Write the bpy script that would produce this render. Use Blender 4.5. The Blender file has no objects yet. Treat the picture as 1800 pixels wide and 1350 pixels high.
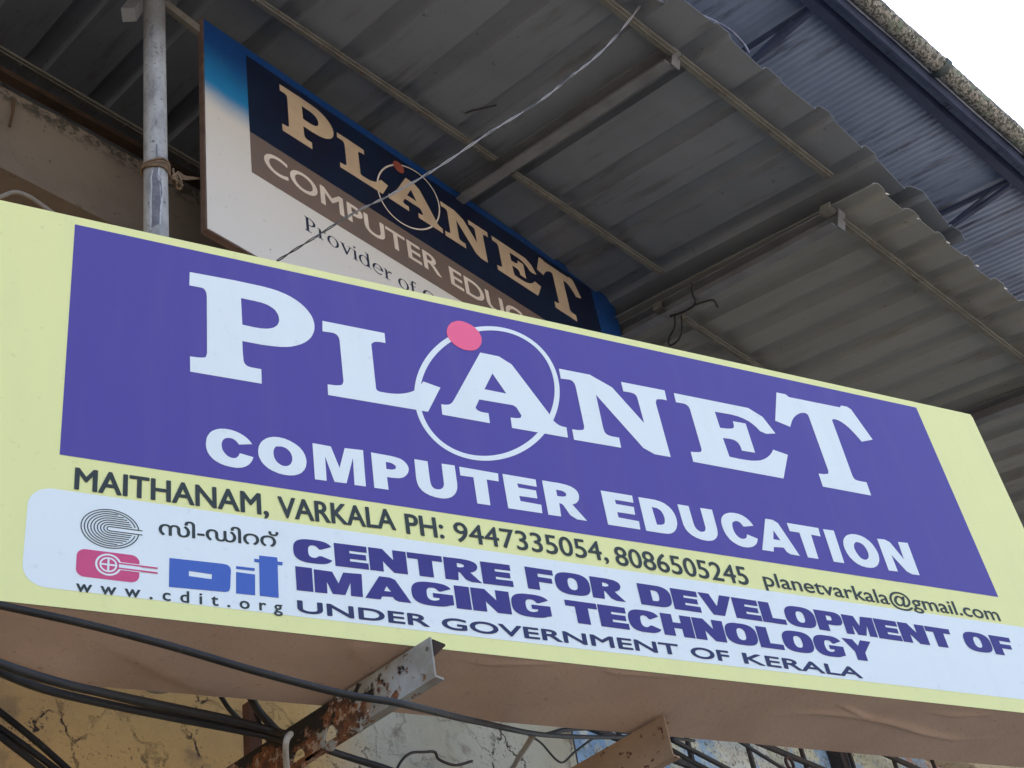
import bpy, bmesh, math, random
import numpy as np
from mathutils import Vector, Matrix
random.seed(7)
R = math.radians
SC = bpy.context.scene
COL = SC.collection

# ------------------------------------------------------------------ camera, light, exposure
def nrm(v):
    v = np.array(v, float)
    return v / np.linalg.norm(v)
FPX = 2520.0                                   # focal length in photo pixels (1800 wide)
AZ = nrm([-585, -2960, FPX])                   # world axes seen in camera axes (x right, y down, z forward)
AX = np.array([2800.0, 1675.0, FPX]); AX = nrm(AX - (AX @ AZ) * AZ)
AY = np.cross(AZ, AX)
CAM = np.array([0.0, 0.0, 1.55])
cam_d = bpy.data.cameras.new('camera'); cam = bpy.data.objects.new('camera', cam_d); COL.objects.link(cam)
cam_d.sensor_width = 36.0; cam_d.lens = 36.0 * FPX / 1800.0; cam_d.clip_end = 3000; cam_d.clip_start = 0.05
rot = Matrix([[AX[0], -AX[1], -AX[2]], [AY[0], -AY[1], -AY[2]], [AZ[0], -AZ[1], -AZ[2]]])
cam.matrix_world = Matrix.Translation(Vector(CAM)) @ rot.to_4x4()
SC.camera = cam

SUN_AZ, SUN_EL = R(25), R(58)                  # sun behind the building, street front in shade
world = bpy.data.worlds.new('World'); SC.world = world; world.use_nodes = True
wn = world.node_tree.nodes; wl = world.node_tree.links
bg = wn['Background']
sky = wn.new('ShaderNodeTexSky'); sky.sky_type = 'NISHITA'; sky.sun_disc = False
sky.sun_elevation = SUN_EL; sky.sun_rotation = SUN_AZ
sky.air_density = 1.0; sky.dust_density = 4.0; sky.ozone_density = 1.0
wl.new(sky.outputs['Color'], bg.inputs['Color']); bg.inputs['Strength'].default_value = 0.15
sun_d = bpy.data.lights.new('sun', 'SUN'); sun = bpy.data.objects.new('sun', sun_d); COL.objects.link(sun)
sun_d.energy = 3.0; sun_d.angle = R(0.6); sun_d.color = (1.0, 0.95, 0.87)
sd = Vector((math.sin(SUN_AZ) * math.cos(SUN_EL), math.cos(SUN_AZ) * math.cos(SUN_EL), math.sin(SUN_EL)))
sun.rotation_euler = sd.to_track_quat('Z', 'Y').to_euler()
SC.view_settings.view_transform = 'Standard'; SC.view_settings.look = 'None'
SC.view_settings.exposure = 1.75; SC.view_settings.gamma = 1.0

# ------------------------------------------------------------------ measuring helpers
def ray(u, v):
    d = np.array([u - 900.0, v - 675.0, FPX]) / FPX
    return np.array([d @ AX, d @ AY, d @ AZ])
def PX(u, v, x):
    r = ray(u, v); return CAM + r * ((x - CAM[0]) / r[0])
def PY(u, v, y):
    r = ray(u, v); return CAM + r * ((y - CAM[1]) / r[1])
def PZ(u, v, z):
    r = ray(u, v); return CAM + r * ((z - CAM[2]) / r[2])
class Frame:
    """a flat face in the world: origin o, axes a (along), b (up / in), n (out of the face)"""
    print_ = False
    def __init__(s, o, a, b):
        s.o = np.array(o, float); s.a = nrm(a); s.b = nrm(b); s.n = np.cross(s.a, s.b)
    def w(s, a, b, n=0.0):
        if s.print_ and n > 0.001: n = 0.001 + (n - 0.001) * 0.3      # printed layers lie within 2-3 mm
        return s.o + s.a * a + s.b * b + s.n * n
    def at(s, u, v, n=0.0):
        r = ray(u, v); o = s.o + s.n * n
        return CAM + r * (((o - CAM) @ s.n) / (r @ s.n))
    def ab(s, u, v, n=0.0):
        p = s.at(u, v, n) - s.o
        return np.array([p @ s.a, p @ s.b])

# ------------------------------------------------------------------ materials
def new_mat(name):
    m = bpy.data.materials.new(name); m.use_nodes = True
    nt = m.node_tree; b = nt.nodes['Principled BSDF']
    return m, nt, b
def node(nt, t, **kw):
    nd = nt.nodes.new(t)
    for k, v in kw.items():
        if k in nd.inputs: nd.inputs[k].default_value = v
        else: setattr(nd, k, v)
    return nd
def coords(nt, scale=(1, 1, 1), rotm=None):
    tc = nt.nodes.new('ShaderNodeTexCoord'); mp = nt.nodes.new('ShaderNodeMapping')
    nt.links.new(tc.outputs['Object'], mp.inputs['Vector'])
    mp.inputs['Scale'].default_value = scale
    if rotm is not None: mp.inputs['Rotation'].default_value = rotm
    return mp.outputs['Vector']
def noise(nt, vec, scale, detail=6, rough=0.6, dist=0.0):
    n_ = nt.nodes.new('ShaderNodeTexNoise'); n_.inputs['Scale'].default_value = scale
    n_.inputs['Detail'].default_value = detail; n_.inputs['Roughness'].default_value = rough
    n_.inputs['Distortion'].default_value = dist
    nt.links.new(vec, n_.inputs['Vector']); return n_.outputs['Fac']
def ramp(nt, fac, lo, hi):
    r = nt.nodes.new('ShaderNodeMapRange'); r.interpolation_type = 'SMOOTHSTEP'
    r.inputs['From Min'].default_value = lo; r.inputs['From Max'].default_value = hi
    nt.links.new(fac, r.inputs['Value']); return r.outputs['Result']
def mix(nt, fac, a, b):
    m = nt.nodes.new('ShaderNodeMix'); m.data_type = 'RGBA'
    if isinstance(fac, (int, float)): m.inputs[0].default_value = fac
    else: nt.links.new(fac, m.inputs[0])
    for s, i in ((a, 6), (b, 7)):
        if isinstance(s, tuple): m.inputs[i].default_value = (*s, 1.0)
        else: nt.links.new(s, m.inputs[i])
    return m.outputs[2]
def mathn(nt, op, a, b=None):
    m = nt.nodes.new('ShaderNodeMath'); m.operation = op
    for s, i in ((a, 0), (b, 1)):
        if s is None: continue
        if isinstance(s, (int, float)): m.inputs[i].default_value = s
        else: nt.links.new(s, m.inputs[i])
    return m.outputs[0]
def bump(nt, b, h, strength=0.2, dist=0.01):
    bp = nt.nodes.new('ShaderNodeBump'); bp.inputs['Strength'].default_value = strength
    bp.inputs['Distance'].default_value = dist
    nt.links.new(h, bp.inputs['Height']); nt.links.new(bp.outputs['Normal'], b.inputs['Normal'])
def simple(name, c1, c2=None, scale=6.0, lo=0.35, hi=0.7, rough=0.6, metal=0.0, stretch=(1, 1, 1), spec=0.4,
           fine=None, bmp=0.0, bscale=80.0):
    m, nt, b = new_mat(name)
    c2 = c2 or tuple(x * 0.8 for x in c1)
    v = coords(nt, stretch)
    f = ramp(nt, noise(nt, v, scale), lo, hi)
    c = mix(nt, f, c1, c2)
    if fine:
        f2 = ramp(nt, noise(nt, v, fine[1], 3), fine[2], fine[3]); c = mix(nt, f2, c, fine[0])
    nt.links.new(c, b.inputs['Base Color'])
    b.inputs['Roughness'].default_value = rough; b.inputs['Metallic'].default_value = metal
    b.inputs['Specular IOR Level'].default_value = spec
    if bmp: bump(nt, b, noise(nt, v, bscale, 4), bmp, 0.005)
    return m
def flex(name, c, dirt=0.17, rough=0.42):
    """printed vinyl banner: nearly even ink, faint weave and dusty runs"""
    m, nt, b = new_mat(name)
    v = coords(nt); v2 = coords(nt, (6, 6, 0.7))
    f = mathn(nt, 'MULTIPLY', ramp(nt, noise(nt, v2, 2.2, 5), 0.45, 0.85), dirt)
    f3 = mathn(nt, 'MULTIPLY', ramp(nt, noise(nt, v, 38, 3), 0.63, 0.74), dirt * 1.1)
    g = mix(nt, f, c, tuple(0.5 * x + 0.16 for x in c))
    g = mix(nt, f3, g, tuple(0.55 * x for x in c))
    nt.links.new(g, b.inputs['Base Color'])
    b.inputs['Roughness'].default_value = rough; b.inputs['Specular IOR Level'].default_value = 0.28
    bump(nt, b, noise(nt, v, 3.0, 2), 0.06, 0.03)
    return m

YEL = flex('yellow_banner', (0.73, 0.74, 0.335))
PUR = flex('purple_banner', (0.080, 0.060, 0.288), 0.10, 0.36)
WHT = flex('white_banner', (0.70, 0.765, 0.78))
INK = flex('dark_ink', (0.032, 0.042, 0.040), 0.1)
NAVY = flex('navy_ink', (0.028, 0.032, 0.10), 0.08)
VIO = flex('violet_ink', (0.044, 0.036, 0.195), 0.08)
PINK = flex('pink_ink', (0.80, 0.13, 0.25), 0.08)
MAG = flex('magenta_ink', (0.55, 0.075, 0.19), 0.08)
BLU = flex('blue_ink', (0.055, 0.12, 0.43), 0.08)
STEEL_BLACK = simple('black_rubber', (0.008, 0.008, 0.009), (0.02, 0.018, 0.017), 12, rough=0.55, fine=((0.06, 0.053, 0.047), 60, 0.64, 0.76))

# ------------------------------------------------------------------ mesh helpers
def link_mesh(name, verts, faces, mat, parent=None, smooth=False):
    base = np.array(parent['_o'] if parent is not None and '_o' in parent else (0, 0, 0), float)
    me = bpy.data.meshes.new(name)
    me.from_pydata([tuple(np.array(v, float) - base) for v in verts], [], faces)
    if isinstance(mat, (list, tuple)):
        for m in mat: me.materials.append(m)
    elif mat: me.materials.append(mat)
    if smooth:
        for p in me.polygons: p.use_smooth = True
    me.update()
    o = bpy.data.objects.new(name, me); COL.objects.link(o)
    if parent is not None:
        o.parent = parent; o['_o'] = list(base)
    return o
def thing(name, label, cat, loc, group=None):
    o = bpy.data.objects.new(name, None); COL.objects.link(o)
    o.location = tuple(float(x) for x in loc); o['_o'] = [float(x) for x in loc]
    o['label'] = label; o['category'] = cat
    if group: o['group'] = group
    return o
def tag(o, label, cat, group=None):
    o['label'] = label; o['category'] = cat
    if group: o['group'] = group
    return o
class MB:
    def __init__(s): s.v = []; s.f = []; s.mi = []
    def add(s, v, f):
        k = len(s.v); s.v += [np.array(x, float) for x in v]; s.f += [tuple(i + k for i in q) for q in f]
    def hexa(s, p):      # p: 8 corners, bottom 4 then top 4
        s.add(p, [(3, 2, 1, 0), (4, 5, 6, 7), (0, 1, 5, 4), (1, 2, 6, 5), (2, 3, 7, 6), (3, 0, 4, 7)])
    def fbox(s, fr, a0, a1, b0, b1, n0, n1):
        s.hexa([fr.w(a0, b0, n0), fr.w(a1, b0, n0), fr.w(a1, b1, n0), fr.w(a0, b1, n0),
                fr.w(a0, b0, n1), fr.w(a1, b0, n1), fr.w(a1, b1, n1), fr.w(a0, b1, n1)])
    def bar(s, p, q, w, h, up=(0, 0, 1)):
        p = np.array(p, float); q = np.array(q, float); d = nrm(q - p)
        sd_ = nrm(np.cross(d, up)); u_ = np.cross(sd_, d)
        c = [(-w / 2, -h / 2), (w / 2, -h / 2), (w / 2, h / 2), (-w / 2, h / 2)]
        s.hexa([p + sd_ * x + u_ * y for x, y in c] + [q + sd_ * x + u_ * y for x, y in c])
    def tube(s, pts, r, seg=8, cap=True):
        pts = [np.array(p, float) for p in pts]
        t0 = nrm(pts[1] - pts[0]); ref = np.array([0, 0, 1.0]) if abs(t0[2]) < 0.9 else np.array([1.0, 0, 0])
        u_ = nrm(np.cross(t0, ref)); k = len(s.v)
        for i, p in enumerate(pts):
            t = nrm(pts[min(i + 1, len(pts) - 1)] - pts[max(i - 1, 0)])
            u_ = nrm(u_ - (u_ @ t) * t); w_ = np.cross(t, u_)
            rr = r[i] if isinstance(r, (list, tuple, np.ndarray)) else r
            for j in range(seg):
                a = 2 * math.pi * j / seg
                s.v.append(p + (u_ * math.cos(a) + w_ * math.sin(a)) * rr)
        for i in range(len(pts) - 1):
            for j in range(seg):
                a = k + i * seg + j; b = k + i * seg + (j + 1) % seg
                s.f.append((a, b, b + seg, a + seg))
        if cap:
            s.f.append(tuple(k + j for j in reversed(range(seg))))
            s.f.append(tuple(k + (len(pts) - 1) * seg + j for j in range(seg)))
    def build(s, name, mat, parent=None, smooth=False): return link_mesh(name, s.v, s.f, mat, parent, smooth)
def spline(pts, n=8):
    P = [np.array(p, float) for p in pts]; P = [2 * P[0] - P[1]] + P + [2 * P[-1] - P[-2]]; out = []
    for i in range(1, len(P) - 2):
        for k in range(n):
            t = k / n
            out.append(0.5 * (2 * P[i] + (P[i + 1] - P[i - 1]) * t + (2 * P[i - 1] - 5 * P[i] + 4 * P[i + 1] - P[i + 2]) * t * t
                              + (3 * P[i] - P[i - 1] - 3 * P[i + 1] + P[i + 2]) * t ** 3))
    out.append(P[-2]); return out

# flat printed shapes: closed contours (outer + holes) filled by a 2D curve, laid on a Frame
def fill2d(contours, extrude=0.0):
    cu = bpy.data.curves.new('tmp', 'CURVE'); cu.dimensions = '2D'; cu.fill_mode = 'BOTH' if extrude else 'FRONT'
    cu.extrude = extrude
    for c in contours:
        sp = cu.splines.new('POLY'); sp.points.add(len(c) - 1)
        for p, q in zip(sp.points, c): p.co = (q[0], q[1], 0, 1)
        sp.use_cyclic_u = True
    o = bpy.data.objects.new('tmp', cu); COL.objects.link(o)
    dg = bpy.context.evaluated_depsgraph_get()
    me = bpy.data.meshes.new_from_object(o.evaluated_get(dg))
    v = [np.array(x.co) for x in me.vertices]; f = [tuple(p.vertices) for p in me.polygons]
    bpy.data.objects.remove(o); bpy.data.curves.remove(cu); bpy.data.meshes.remove(me)
    return v, f
def soften(c, turn=50):
    c = [np.array(p, float) for p in c]; out = []; N = len(c)
    for i in range(N):
        p, q, r = c[i - 1], c[i], c[(i + 1) % N]
        a = q - p; b = r - q
        la, lb = np.linalg.norm(a), np.linalg.norm(b)
        if la < 1e-9 or lb < 1e-9: continue
        ang = math.degrees(math.acos(max(-1, min(1, (a @ b) / la / lb))))
        if ang > turn or ang < 4: out.append(q); continue
        m = min(la, lb)
        out.append(q - a / la * min(m * 0.3, la * .3)); out.append(q + b / lb * min(m * 0.3, lb * .3))
    return out
TXT = {}
def text2d(body, bold=0.0, spacing=1.0):
    k = (body, bold, spacing)
    if k in TXT: return TXT[k]
    cu = bpy.data.curves.new('tmp', 'FONT'); cu.body = body; cu.size = 1.0; cu.offset = bold; cu.space_character = spacing
    cu.fill_mode = 'FRONT'; cu.resolution_u = 6
    o = bpy.data.objects.new('tmp', cu); COL.objects.link(o)
    dg = bpy.context.evaluated_depsgraph_get()
    me = bpy.data.meshes.new_from_object(o.evaluated_get(dg))
    v = np.array([tuple(x.co)[:2] for x in me.vertices]); f = [tuple(p.vertices) for p in me.polygons]
    bpy.data.objects.remove(o); bpy.data.curves.remove(cu); bpy.data.meshes.remove(me)
    TXT[k] = (v, f); return v, f
def put_text(mb, fr, n, body, a0, a1, b0, cap, bold=0.0, spacing=1.0, slope=0.0):
    """text between a0 and a1 on the frame, baseline b0, capital height cap; bold thickens the strokes (in cap heights)"""
    v, f = text2d(body, 0.0, spacing)
    hv, _ = text2d('H', 0.0)
    k = bold * cap
    ch = hv[:, 1].max() - hv[:, 1].min(); y0 = hv[:, 1].min()
    x0, x1 = v[:, 0].min(), v[:, 0].max()
    sx = (a1 - a0 - 2 * k) / (x1 - x0); sy = (cap - 1.2 * k) / ch
    offs = [(0, 0)] if not bold else [(k * math.cos(t), 0.6 * k * math.sin(t)) for t in np.arange(8) * math.pi / 4]
    for i, (ox, oy) in enumerate(offs):
        mb.add([fr.w(a0 + k + (x - x0) * sx + ox, b0 + .6 * k + (y - y0) * sy + slope * (x - x0) * sx + oy, n + i * 0.00012) for x, y in v], f)
# heavy capitals: the traced subtitle letters, squared to a unit box, plus a few drawn to match
HVY = {}
def heavy(ch): return HVY[ch]
def put_heavy(mb, fr, n, body, pl, pr, cap, gap=0.078):
    a0, b0 = fr.ab(*pl, n); a1, b1 = fr.ab(*pr, n)
    W = [HVY[c][0] for c in body]; tot = sum(W) + gap * (len(W) - 1); k = (a1 - a0) / tot; x = 0.0
    for c, w in zip(body, W):
        cs = [[np.array([a0 + (x + p[0] * w) * k, b0 + p[1] * cap + (b1 - b0) * (x + p[0] * w) / tot]) for p in q] for q in HVY[c][1]]
        for i, o in enumerate((0, -.032, .032)): put_shape(mb, fr, n + i * 0.00015, [[p + np.array([o * cap, 0]) for p in q] for q in cs])
        x += w + gap
def put_shape(mb, fr, n, contours):
    v, f = fill2d(contours)
    mb.add([fr.w(p[0], p[1], n) for p in v], f)
def px_shape(mb, fr, n, contours, org=(0, 0), k=1.0, turn=50):
    cs = [[fr.ab(org[0] + p[0] / k, org[1] + p[1] / k, n) for p in soften(c, turn)] for c in contours]
    put_shape(mb, fr, n, cs); return cs
def rrect(a0, a1, b0, b1, r, n=8):
    out = []
    for cx, cy, s in ((a1 - r, b1 - r, 0), (a0 + r, b1 - r, 90), (a0 + r, b0 + r, 180), (a1 - r, b0 + r, 270)):
        for i in range(n + 1):
            t = R(s + 90 * i / n); out.append(np.array([cx + r * math.cos(t), cy + r * math.sin(t)]))
    return out
def ell(cx, cy, rx, ry, n=64, t0=0, t1=360):
    return [np.array([cx + rx * math.cos(R(t0 + (t1 - t0) * i / n)), cy + ry * math.sin(R(t0 + (t1 - t0) * i / n))])
            for i in range(n if t1 - t0 == 360 else n + 1)]
def stroke(pts, w):
    """outline of an open 2-D polyline of width w"""
    P = [np.array(p, float) for p in pts]; L = []; Rr = []
    for i, p in enumerate(P):
        t = nrm(P[min(i + 1, len(P) - 1)] - P[max(i - 1, 0)]); q = np.array([-t[1], t[0]]) * w / 2
        L.append(p + q); Rr.append(p - q)
    return L + Rr[::-1]

# ------------------------------------------------------------------ ground
gm, gnt, gb = new_mat('street_ground')
gv = coords(gnt)
gc = mix(gnt, ramp(gnt, noise(gnt, gv, 0.35, 8), 0.35, 0.7), (0.36, 0.32, 0.265), (0.27, 0.24, 0.20))
gc = mix(gnt, ramp(gnt, noise(gnt, gv, 14, 5), 0.55, 0.75), gc, (0.40, 0.37, 0.33))
gnt.links.new(gc, gb.inputs['Base Color']); gb.inputs['Roughness'].default_value = 0.95
bump(gnt, gb, noise(gnt, gv, 20, 6), 0.4, 0.02)
gs = 600
g = link_mesh('ground', [(-gs, -gs, 0), (gs, -gs, 0), (gs, gs, 0), (-gs, gs, 0)], [(0, 1, 2, 3)], gm)
g['kind'] = 'structure'

# ------------------------------------------------------------------ building: walls, beam, window
LY = 3.75                                       # lower shop wall plane
def ochre():
    m, nt, b = new_mat('peeling_ochre_wall')
    v = coords(nt)
    big = ramp(nt, noise(nt, v, 1.1, 4), 0.40, 0.60)
    sep = nt.nodes.new('ShaderNodeSeparateXYZ'); nt.links.new(v, sep.inputs[0])
    right = ramp(nt, sep.outputs['X'], 0.35, 0.85)
    c = mix(nt, big, (0.62, 0.385, 0.135), (0.50, 0.30, 0.11))
    c2 = mix(nt, big, (0.47, 0.44, 0.34), (0.40, 0.35, 0.25))
    c = mix(nt, right, c, c2)
    # paint flaked off along cracks
    vor = nt.nodes.new('ShaderNodeTexVoronoi'); vor.feature = 'DISTANCE_TO_EDGE'; vor.inputs['Scale'].default_value = 2.3
    wob = nt.nodes.new('ShaderNodeTexNoise'); wob.inputs['Scale'].default_value = 5; wob.inputs['Detail'].default_value = 6
    nt.links.new(v, wob.inputs['Vector'])
    addv = nt.nodes.new('ShaderNodeVectorMath'); addv.operation = 'MULTIPLY_ADD'
    addv.inputs[1].default_value = (0.35, 0.35, 0.35)
    nt.links.new(wob.outputs['Color'], addv.inputs[0]); nt.links.new(v, addv.inputs[2])
    nt.links.new(addv.outputs[0], vor.inputs['Vector'])
    crack = mathn(nt, 'SUBTRACT', 1.0, ramp(nt, vor.outputs['Distance'], 0.006, 0.02))
    near = mathn(nt, 'SUBTRACT', 1.0, ramp(nt, vor.outputs['Distance'], 0.02, 0.16))
    gate = ramp(nt, noise(nt, v, 1.7, 3), 0.42, 0.55)
    specks = mathn(nt, 'MULTIPLY', ramp(nt, noise(nt, v, 42, 4, 0.7), 0.56, 0.62), near)
    c = mix(nt, mathn(nt, 'MULTIPLY', ramp(nt, noise(nt, v, 4, 6), 0.57, 0.66), 0.55), c, (0.17, 0.115, 0.07))
    c = mix(nt, mathn(nt, 'MULTIPLY', specks, gate), c, (0.075, 0.04, 0.025))
    crack = mathn(nt, 'MULTIPLY', crack, ramp(nt, noise(nt, v, 24, 5, .7), 0.43, 0.55))
    specks2 = mathn(nt, 'MULTIPLY', ramp(nt, noise(nt, v, 70, 3, 0.7), 0.60, 0.64), ramp(nt, noise(nt, v, 3.0, 4), 0.48, 0.60))
    c = mix(nt, mathn(nt, 'MULTIPLY', specks2, 0.8), c, (0.07, 0.04, 0.025))
    c = mix(nt, mathn(nt, 'MULTIPLY', crack, gate), c, (0.05, 0.025, 0.018))
    nt.links.new(c, b.inputs['Base Color']); b.inputs['Roughness'].default_value = 0.9
    bump(nt, b, mathn(nt, 'ADD', noise(nt, v, 25, 6), mathn(nt, 'MULTIPLY', crack, -0.8)), 0.7, 0.015)
    return m
def plaster(name, c1, c2, edge=None):
    m, nt, b = new_mat(name); v = coords(nt)
    c = mix(nt, ramp(nt, noise(nt, v, 2.0, 6), 0.35, 0.7), c1, c2)
    c = mix(nt, ramp(nt, noise(nt, v, 30, 5), 0.62, 0.72), c, tuple(x * 0.5 for x in c2))
    if edge:   # old grime band and chips along the top arris of the beam
        sep = nt.nodes.new('ShaderNodeSeparateXYZ'); nt.links.new(v, sep.inputs[0])
        band = ramp(nt, mathn(nt, 'ADD', sep.outputs['Z'], mathn(nt, 'MULTIPLY', noise(nt, v, 6, 5), 0.12)), edge - 0.03, edge + 0.03)
        c = mix(nt, mathn(nt, 'MULTIPLY', band, ramp(nt, noise(nt, v, 22, 5, 0.7), 0.42, 0.56)), c, (0.035, 0.028, 0.02))
    nt.links.new(c, b.inputs['Base Color']); b.inputs['Roughness'].default_value = 0.92
    bump(nt, b, noise(nt, v, 18, 8), 0.35, 0.012)
    return m
OCH = ochre()
BEAM = plaster('beam_plaster', (0.145, 0.115, 0.09), (0.11, 0.087, 0.068), 6.50)
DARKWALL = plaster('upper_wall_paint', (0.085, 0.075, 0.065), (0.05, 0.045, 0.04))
bld = thing('building', 'ochre shop building with peeling paint and a beige concrete beam behind the signs', 'building', (3.0, LY, 0))
# lower wall with a window opening
win = Frame((0, LY, 0), (1, 0, 0), (0, 0, 1))    # n points to the street
wx0, wx1 = PY(1010, 1320, LY)[0], PY(1790, 1380, LY)[0] + 1.0
wz0, wz1 = 3.5, 5.65
mb = MB()
for a0, a1, b0, b1 in ((-13, wx0, 0, 6.04), (wx1, 16, 0, 6.04), (wx0, wx1, 0, wz0), (wx0, wx1, wz1, 6.04)):  # left end lengthened out of view to help darken the upper left
    mb.fbox(win, a0, a1, b0, b1, -0.25, 0)
mb.build('shop_wall', OCH, bld)
dirb = nrm((0.9983, -0.035, 0)); bf = Frame((0, 3.555, 0), dirb, (0, 0, 1))
mb = MB(); 
# beam with a chipped top arris
NS = 210; prof = []
for i in range(NS + 1):
    a = -12.9 + 28 * i / NS
    z = 6.545 - 0.012 * abs(math.sin(a * 9.1) * math.sin(a * 23.7 + 1)) - 0.014 * random.random() ** 3
    prof.append((a, z))
k0 = len(mb.v)
for a, z in prof:
    mb.v += [bf.w(a, 6.04, 0), bf.w(a, z - 0.012, 0.0), bf.w(a, z, -0.02), bf.w(a, z, -1.0), bf.w(a, 6.04, -1.0)]
for i in range(NS):
    for j in range(5):
        p = k0 + i * 5 + j; q = k0 + i * 5 + (j + 1) % 5
        mb.f.append((p, p + 5, q + 5, q))
mb.build('concrete_beam', BEAM, bld)
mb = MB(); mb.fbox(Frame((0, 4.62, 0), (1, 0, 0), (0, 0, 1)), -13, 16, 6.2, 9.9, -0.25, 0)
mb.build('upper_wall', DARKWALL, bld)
mb = MB(); q = PY(0, 128, 3.85); mb.bar(q - dirb * 10, q + dirb * 12, 0.05, 0.035); mb.build('wall_plate', simple('dark_timber', (0.06, 0.034, 0.02), (0.03, 0.018, 0.012), 6, rough=0.9), bld)
# rusty rod sticking out of the beam
mb = MB(); mb.tube([PY(24, 172, 3.5), PY(23, 195, 3.47), PY(17, 222, 3.46)], 0.006, 6)
mb.build('reinforcing_rod', simple('old_iron', (0.05, 0.03, 0.02), (0.11, 0.05, 0.02), 30, rough=0.9), bld)

# ---- window: stained patterned pane behind an iron grille
def mottled():
    m, nt, b = new_mat('stained_patterned_glass'); v = coords(nt)
    c = mix(nt, ramp(nt, noise(nt, v, 2.6, 5, .65), 0.46, 0.54), (0.55, 0.55, 0.44), (0.27, 0.42, 0.62))
    c = mix(nt, ramp(nt, noise(nt, v, 3.4, 4, .6), 0.56, 0.62), c, (0.40, 0.26, 0.24))
    c = mix(nt, ramp(nt, noise(nt, v, 2.2, 4, .6), 0.55, 0.62), c, (0.62, 0.64, 0.60))
    c = mix(nt, ramp(nt, noise(nt, v, 34, 5, .75), 0.52, 0.62), c, (0.16, 0.15, 0.11))
    nt.links.new(c, b.inputs['Base Color']); b.inputs['Roughness'].default_value = 0.45
    return m
IRON = simple('dark_iron', (0.022, 0.02, 0.022), (0.05, 0.035, 0.03), 20, rough=0.7)
mb = MB(); mb.fbox(win, wx0 + 0.002, wx1 - 0.002, wz0 + 0.002, wz1 - 0.002, -0.2, -0.15)
w = mb.build('window', mottled(), bld)
w['label'] = 'mottled blue and cream window pane'
for x in (wx0 + 0.05, PY(1503, 1338, LY)[0], wx1 - 0.05):
    mb = MB(); mb.fbox(win, x - 0.045, x + 0.045, wz0 + 0.003, wz1 - 0.003, -0.148, -0.06); mb.build('window_post', IRON, w)
mb = MB()
x = wx0 + 0.45
while x < wx1 - 0.3:
    mb.bar(win.w(x, wz0, -0.04), win.w(x, wz1, -0.04), 0.022, 0.022, (0, 1, 0)); x += 0.62
for z in np.arange(wz0 + 0.2, wz1, 0.34): mb.bar(win.w(wx0, z, -0.02), win.w(wx1, z, -0.02), 0.022, 0.03)
mb.build('window_grille', IRON, w)

# ------------------------------------------------------------------ main shop sign
SH = nrm((0.93166, -0.36333, 0)); S0 = np.array([1.2855, 2.4965, 3.362])
SF = Frame(S0, SH, (0, 0, 1))                    # front face, u from the left edge of the picture
SF.print_ = True
sL, sR, sB, sT = -0.06, 3.468, 0.0, 1.270
DEP = 0.32
sign = thing('shop_sign', 'large yellow and purple computer education signboard, the nearer of the two signs', 'sign', SF.w(1.7, 0, -DEP / 2))
BRN = simple('brown_backing_sheet', (0.52, 0.38, 0.295), (0.44, 0.315, 0.24), 3.0, 0.3, 0.75, rough=0.8,
             fine=((0.25, 0.16, 0.115), 55, 0.62, 0.8), bmp=0.35, bscale=60)
SIDE = flex('yellow_side_wrap', (0.55, 0.58, 0.34))
# box body with a wrinkled cloth bottom
NU, NW = 420, 60
ridges = []
def ridge(pts, amp, wid):
    ridges.append(([np.array(SFB.ab(*p)) for p in pts], amp, wid))
SFB = Frame(SF.w(0, 0, 0), SH, -SF.n)            # bottom plane, b runs backwards
def bottom_ab(u, v):
    p = PZ(u, v, S0[2]) - S0; return np.array([p @ SH, -(p @ SF.n)])
def add_ridge(pts, amp, wid): ridges.append(([bottom_ab(*p) for p in pts], amp, wid))
add_ridge([(1345, 1258), (1430, 1254), (1500, 1258), (1560, 1268), (1620, 1288), (1680, 1299), (1745, 1297)], 0.008, 0.008)
add_ridge([(1470, 1238), (1500, 1250), (1530, 1262)], 0.005, 0.006)
add_ridge([(1630, 1252), (1680, 1258), (1745, 1256)], 0.005, 0.007)
add_ridge([(1050, 1172), (1080, 1183), (1130, 1186), (1200, 1193)], 0.004, 0.007)
add_ridge([(810, 1160), (860, 1168), (960, 1166), (1010, 1163)], 0.004, 0.007)
add_ridge([(0, 1148), (60, 1165), (120, 1188), (180, 1208)], 0.012, 0.03)
add_ridge([(180, 1128), (230, 1150), (280, 1178), (350, 1208), (400, 1222)], 0.007, 0.024)
add_ridge([(620, 1130), (640, 1160), (660, 1190)], 0.006, 0.02)
def bottom_h(a, b):
    h = 0.0
    for pts, amp, wid in ridges:
        dmin = 9; s = 0; k = len(pts) - 1
        for i, (p, q) in enumerate(zip(pts[:-1], pts[1:])):
            d = q - p; t = max(0, min(1, ((a - p[0]) * d[0] + (b - p[1]) * d[1]) / (d @ d)))
            dd = math.hypot(a - p[0] - d[0] * t, b - p[1] - d[1] * t)
            if dd < dmin:
                dmin = dd; s = (i + t) / k; sgn = 1 if d[0] * (b - p[1]) - d[1] * (a - p[0]) > 0 else -1
        h -= amp * math.sin(math.pi * min(1, max(0, s))) ** 0.8 * math.exp(-(dmin / (wid * (1.0 if sgn > 0 else 2.2))) ** 2)
    h -= 0.002 * math.sin(a * 5.0 + 2 * b) * math.sin(b * 8.27)
    h -= 0.0012 * math.sin(a * 17 + 9 * b) * math.sin(b * math.pi / DEP)
    return h
mb = MB()
for i in range(NU + 1):
    for j in range(NW + 1):
        a = sL + (sR - sL) * i / NU; b = DEP * j / NW
        e = min(1.0, min(b, DEP - b + 0.02, a - sL, sR - a) / 0.02)
        mb.v.append(SF.w(a, bottom_h(a, b) * max(0, e) , -b))
for i in range(NU):
    for j in range(NW):
        p = i * (NW + 1) + j; mb.f.append((p, p + 1, p + NW + 2, p + NW + 1))
mb.build('underside_sheet', BRN, sign, smooth=True)
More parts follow.
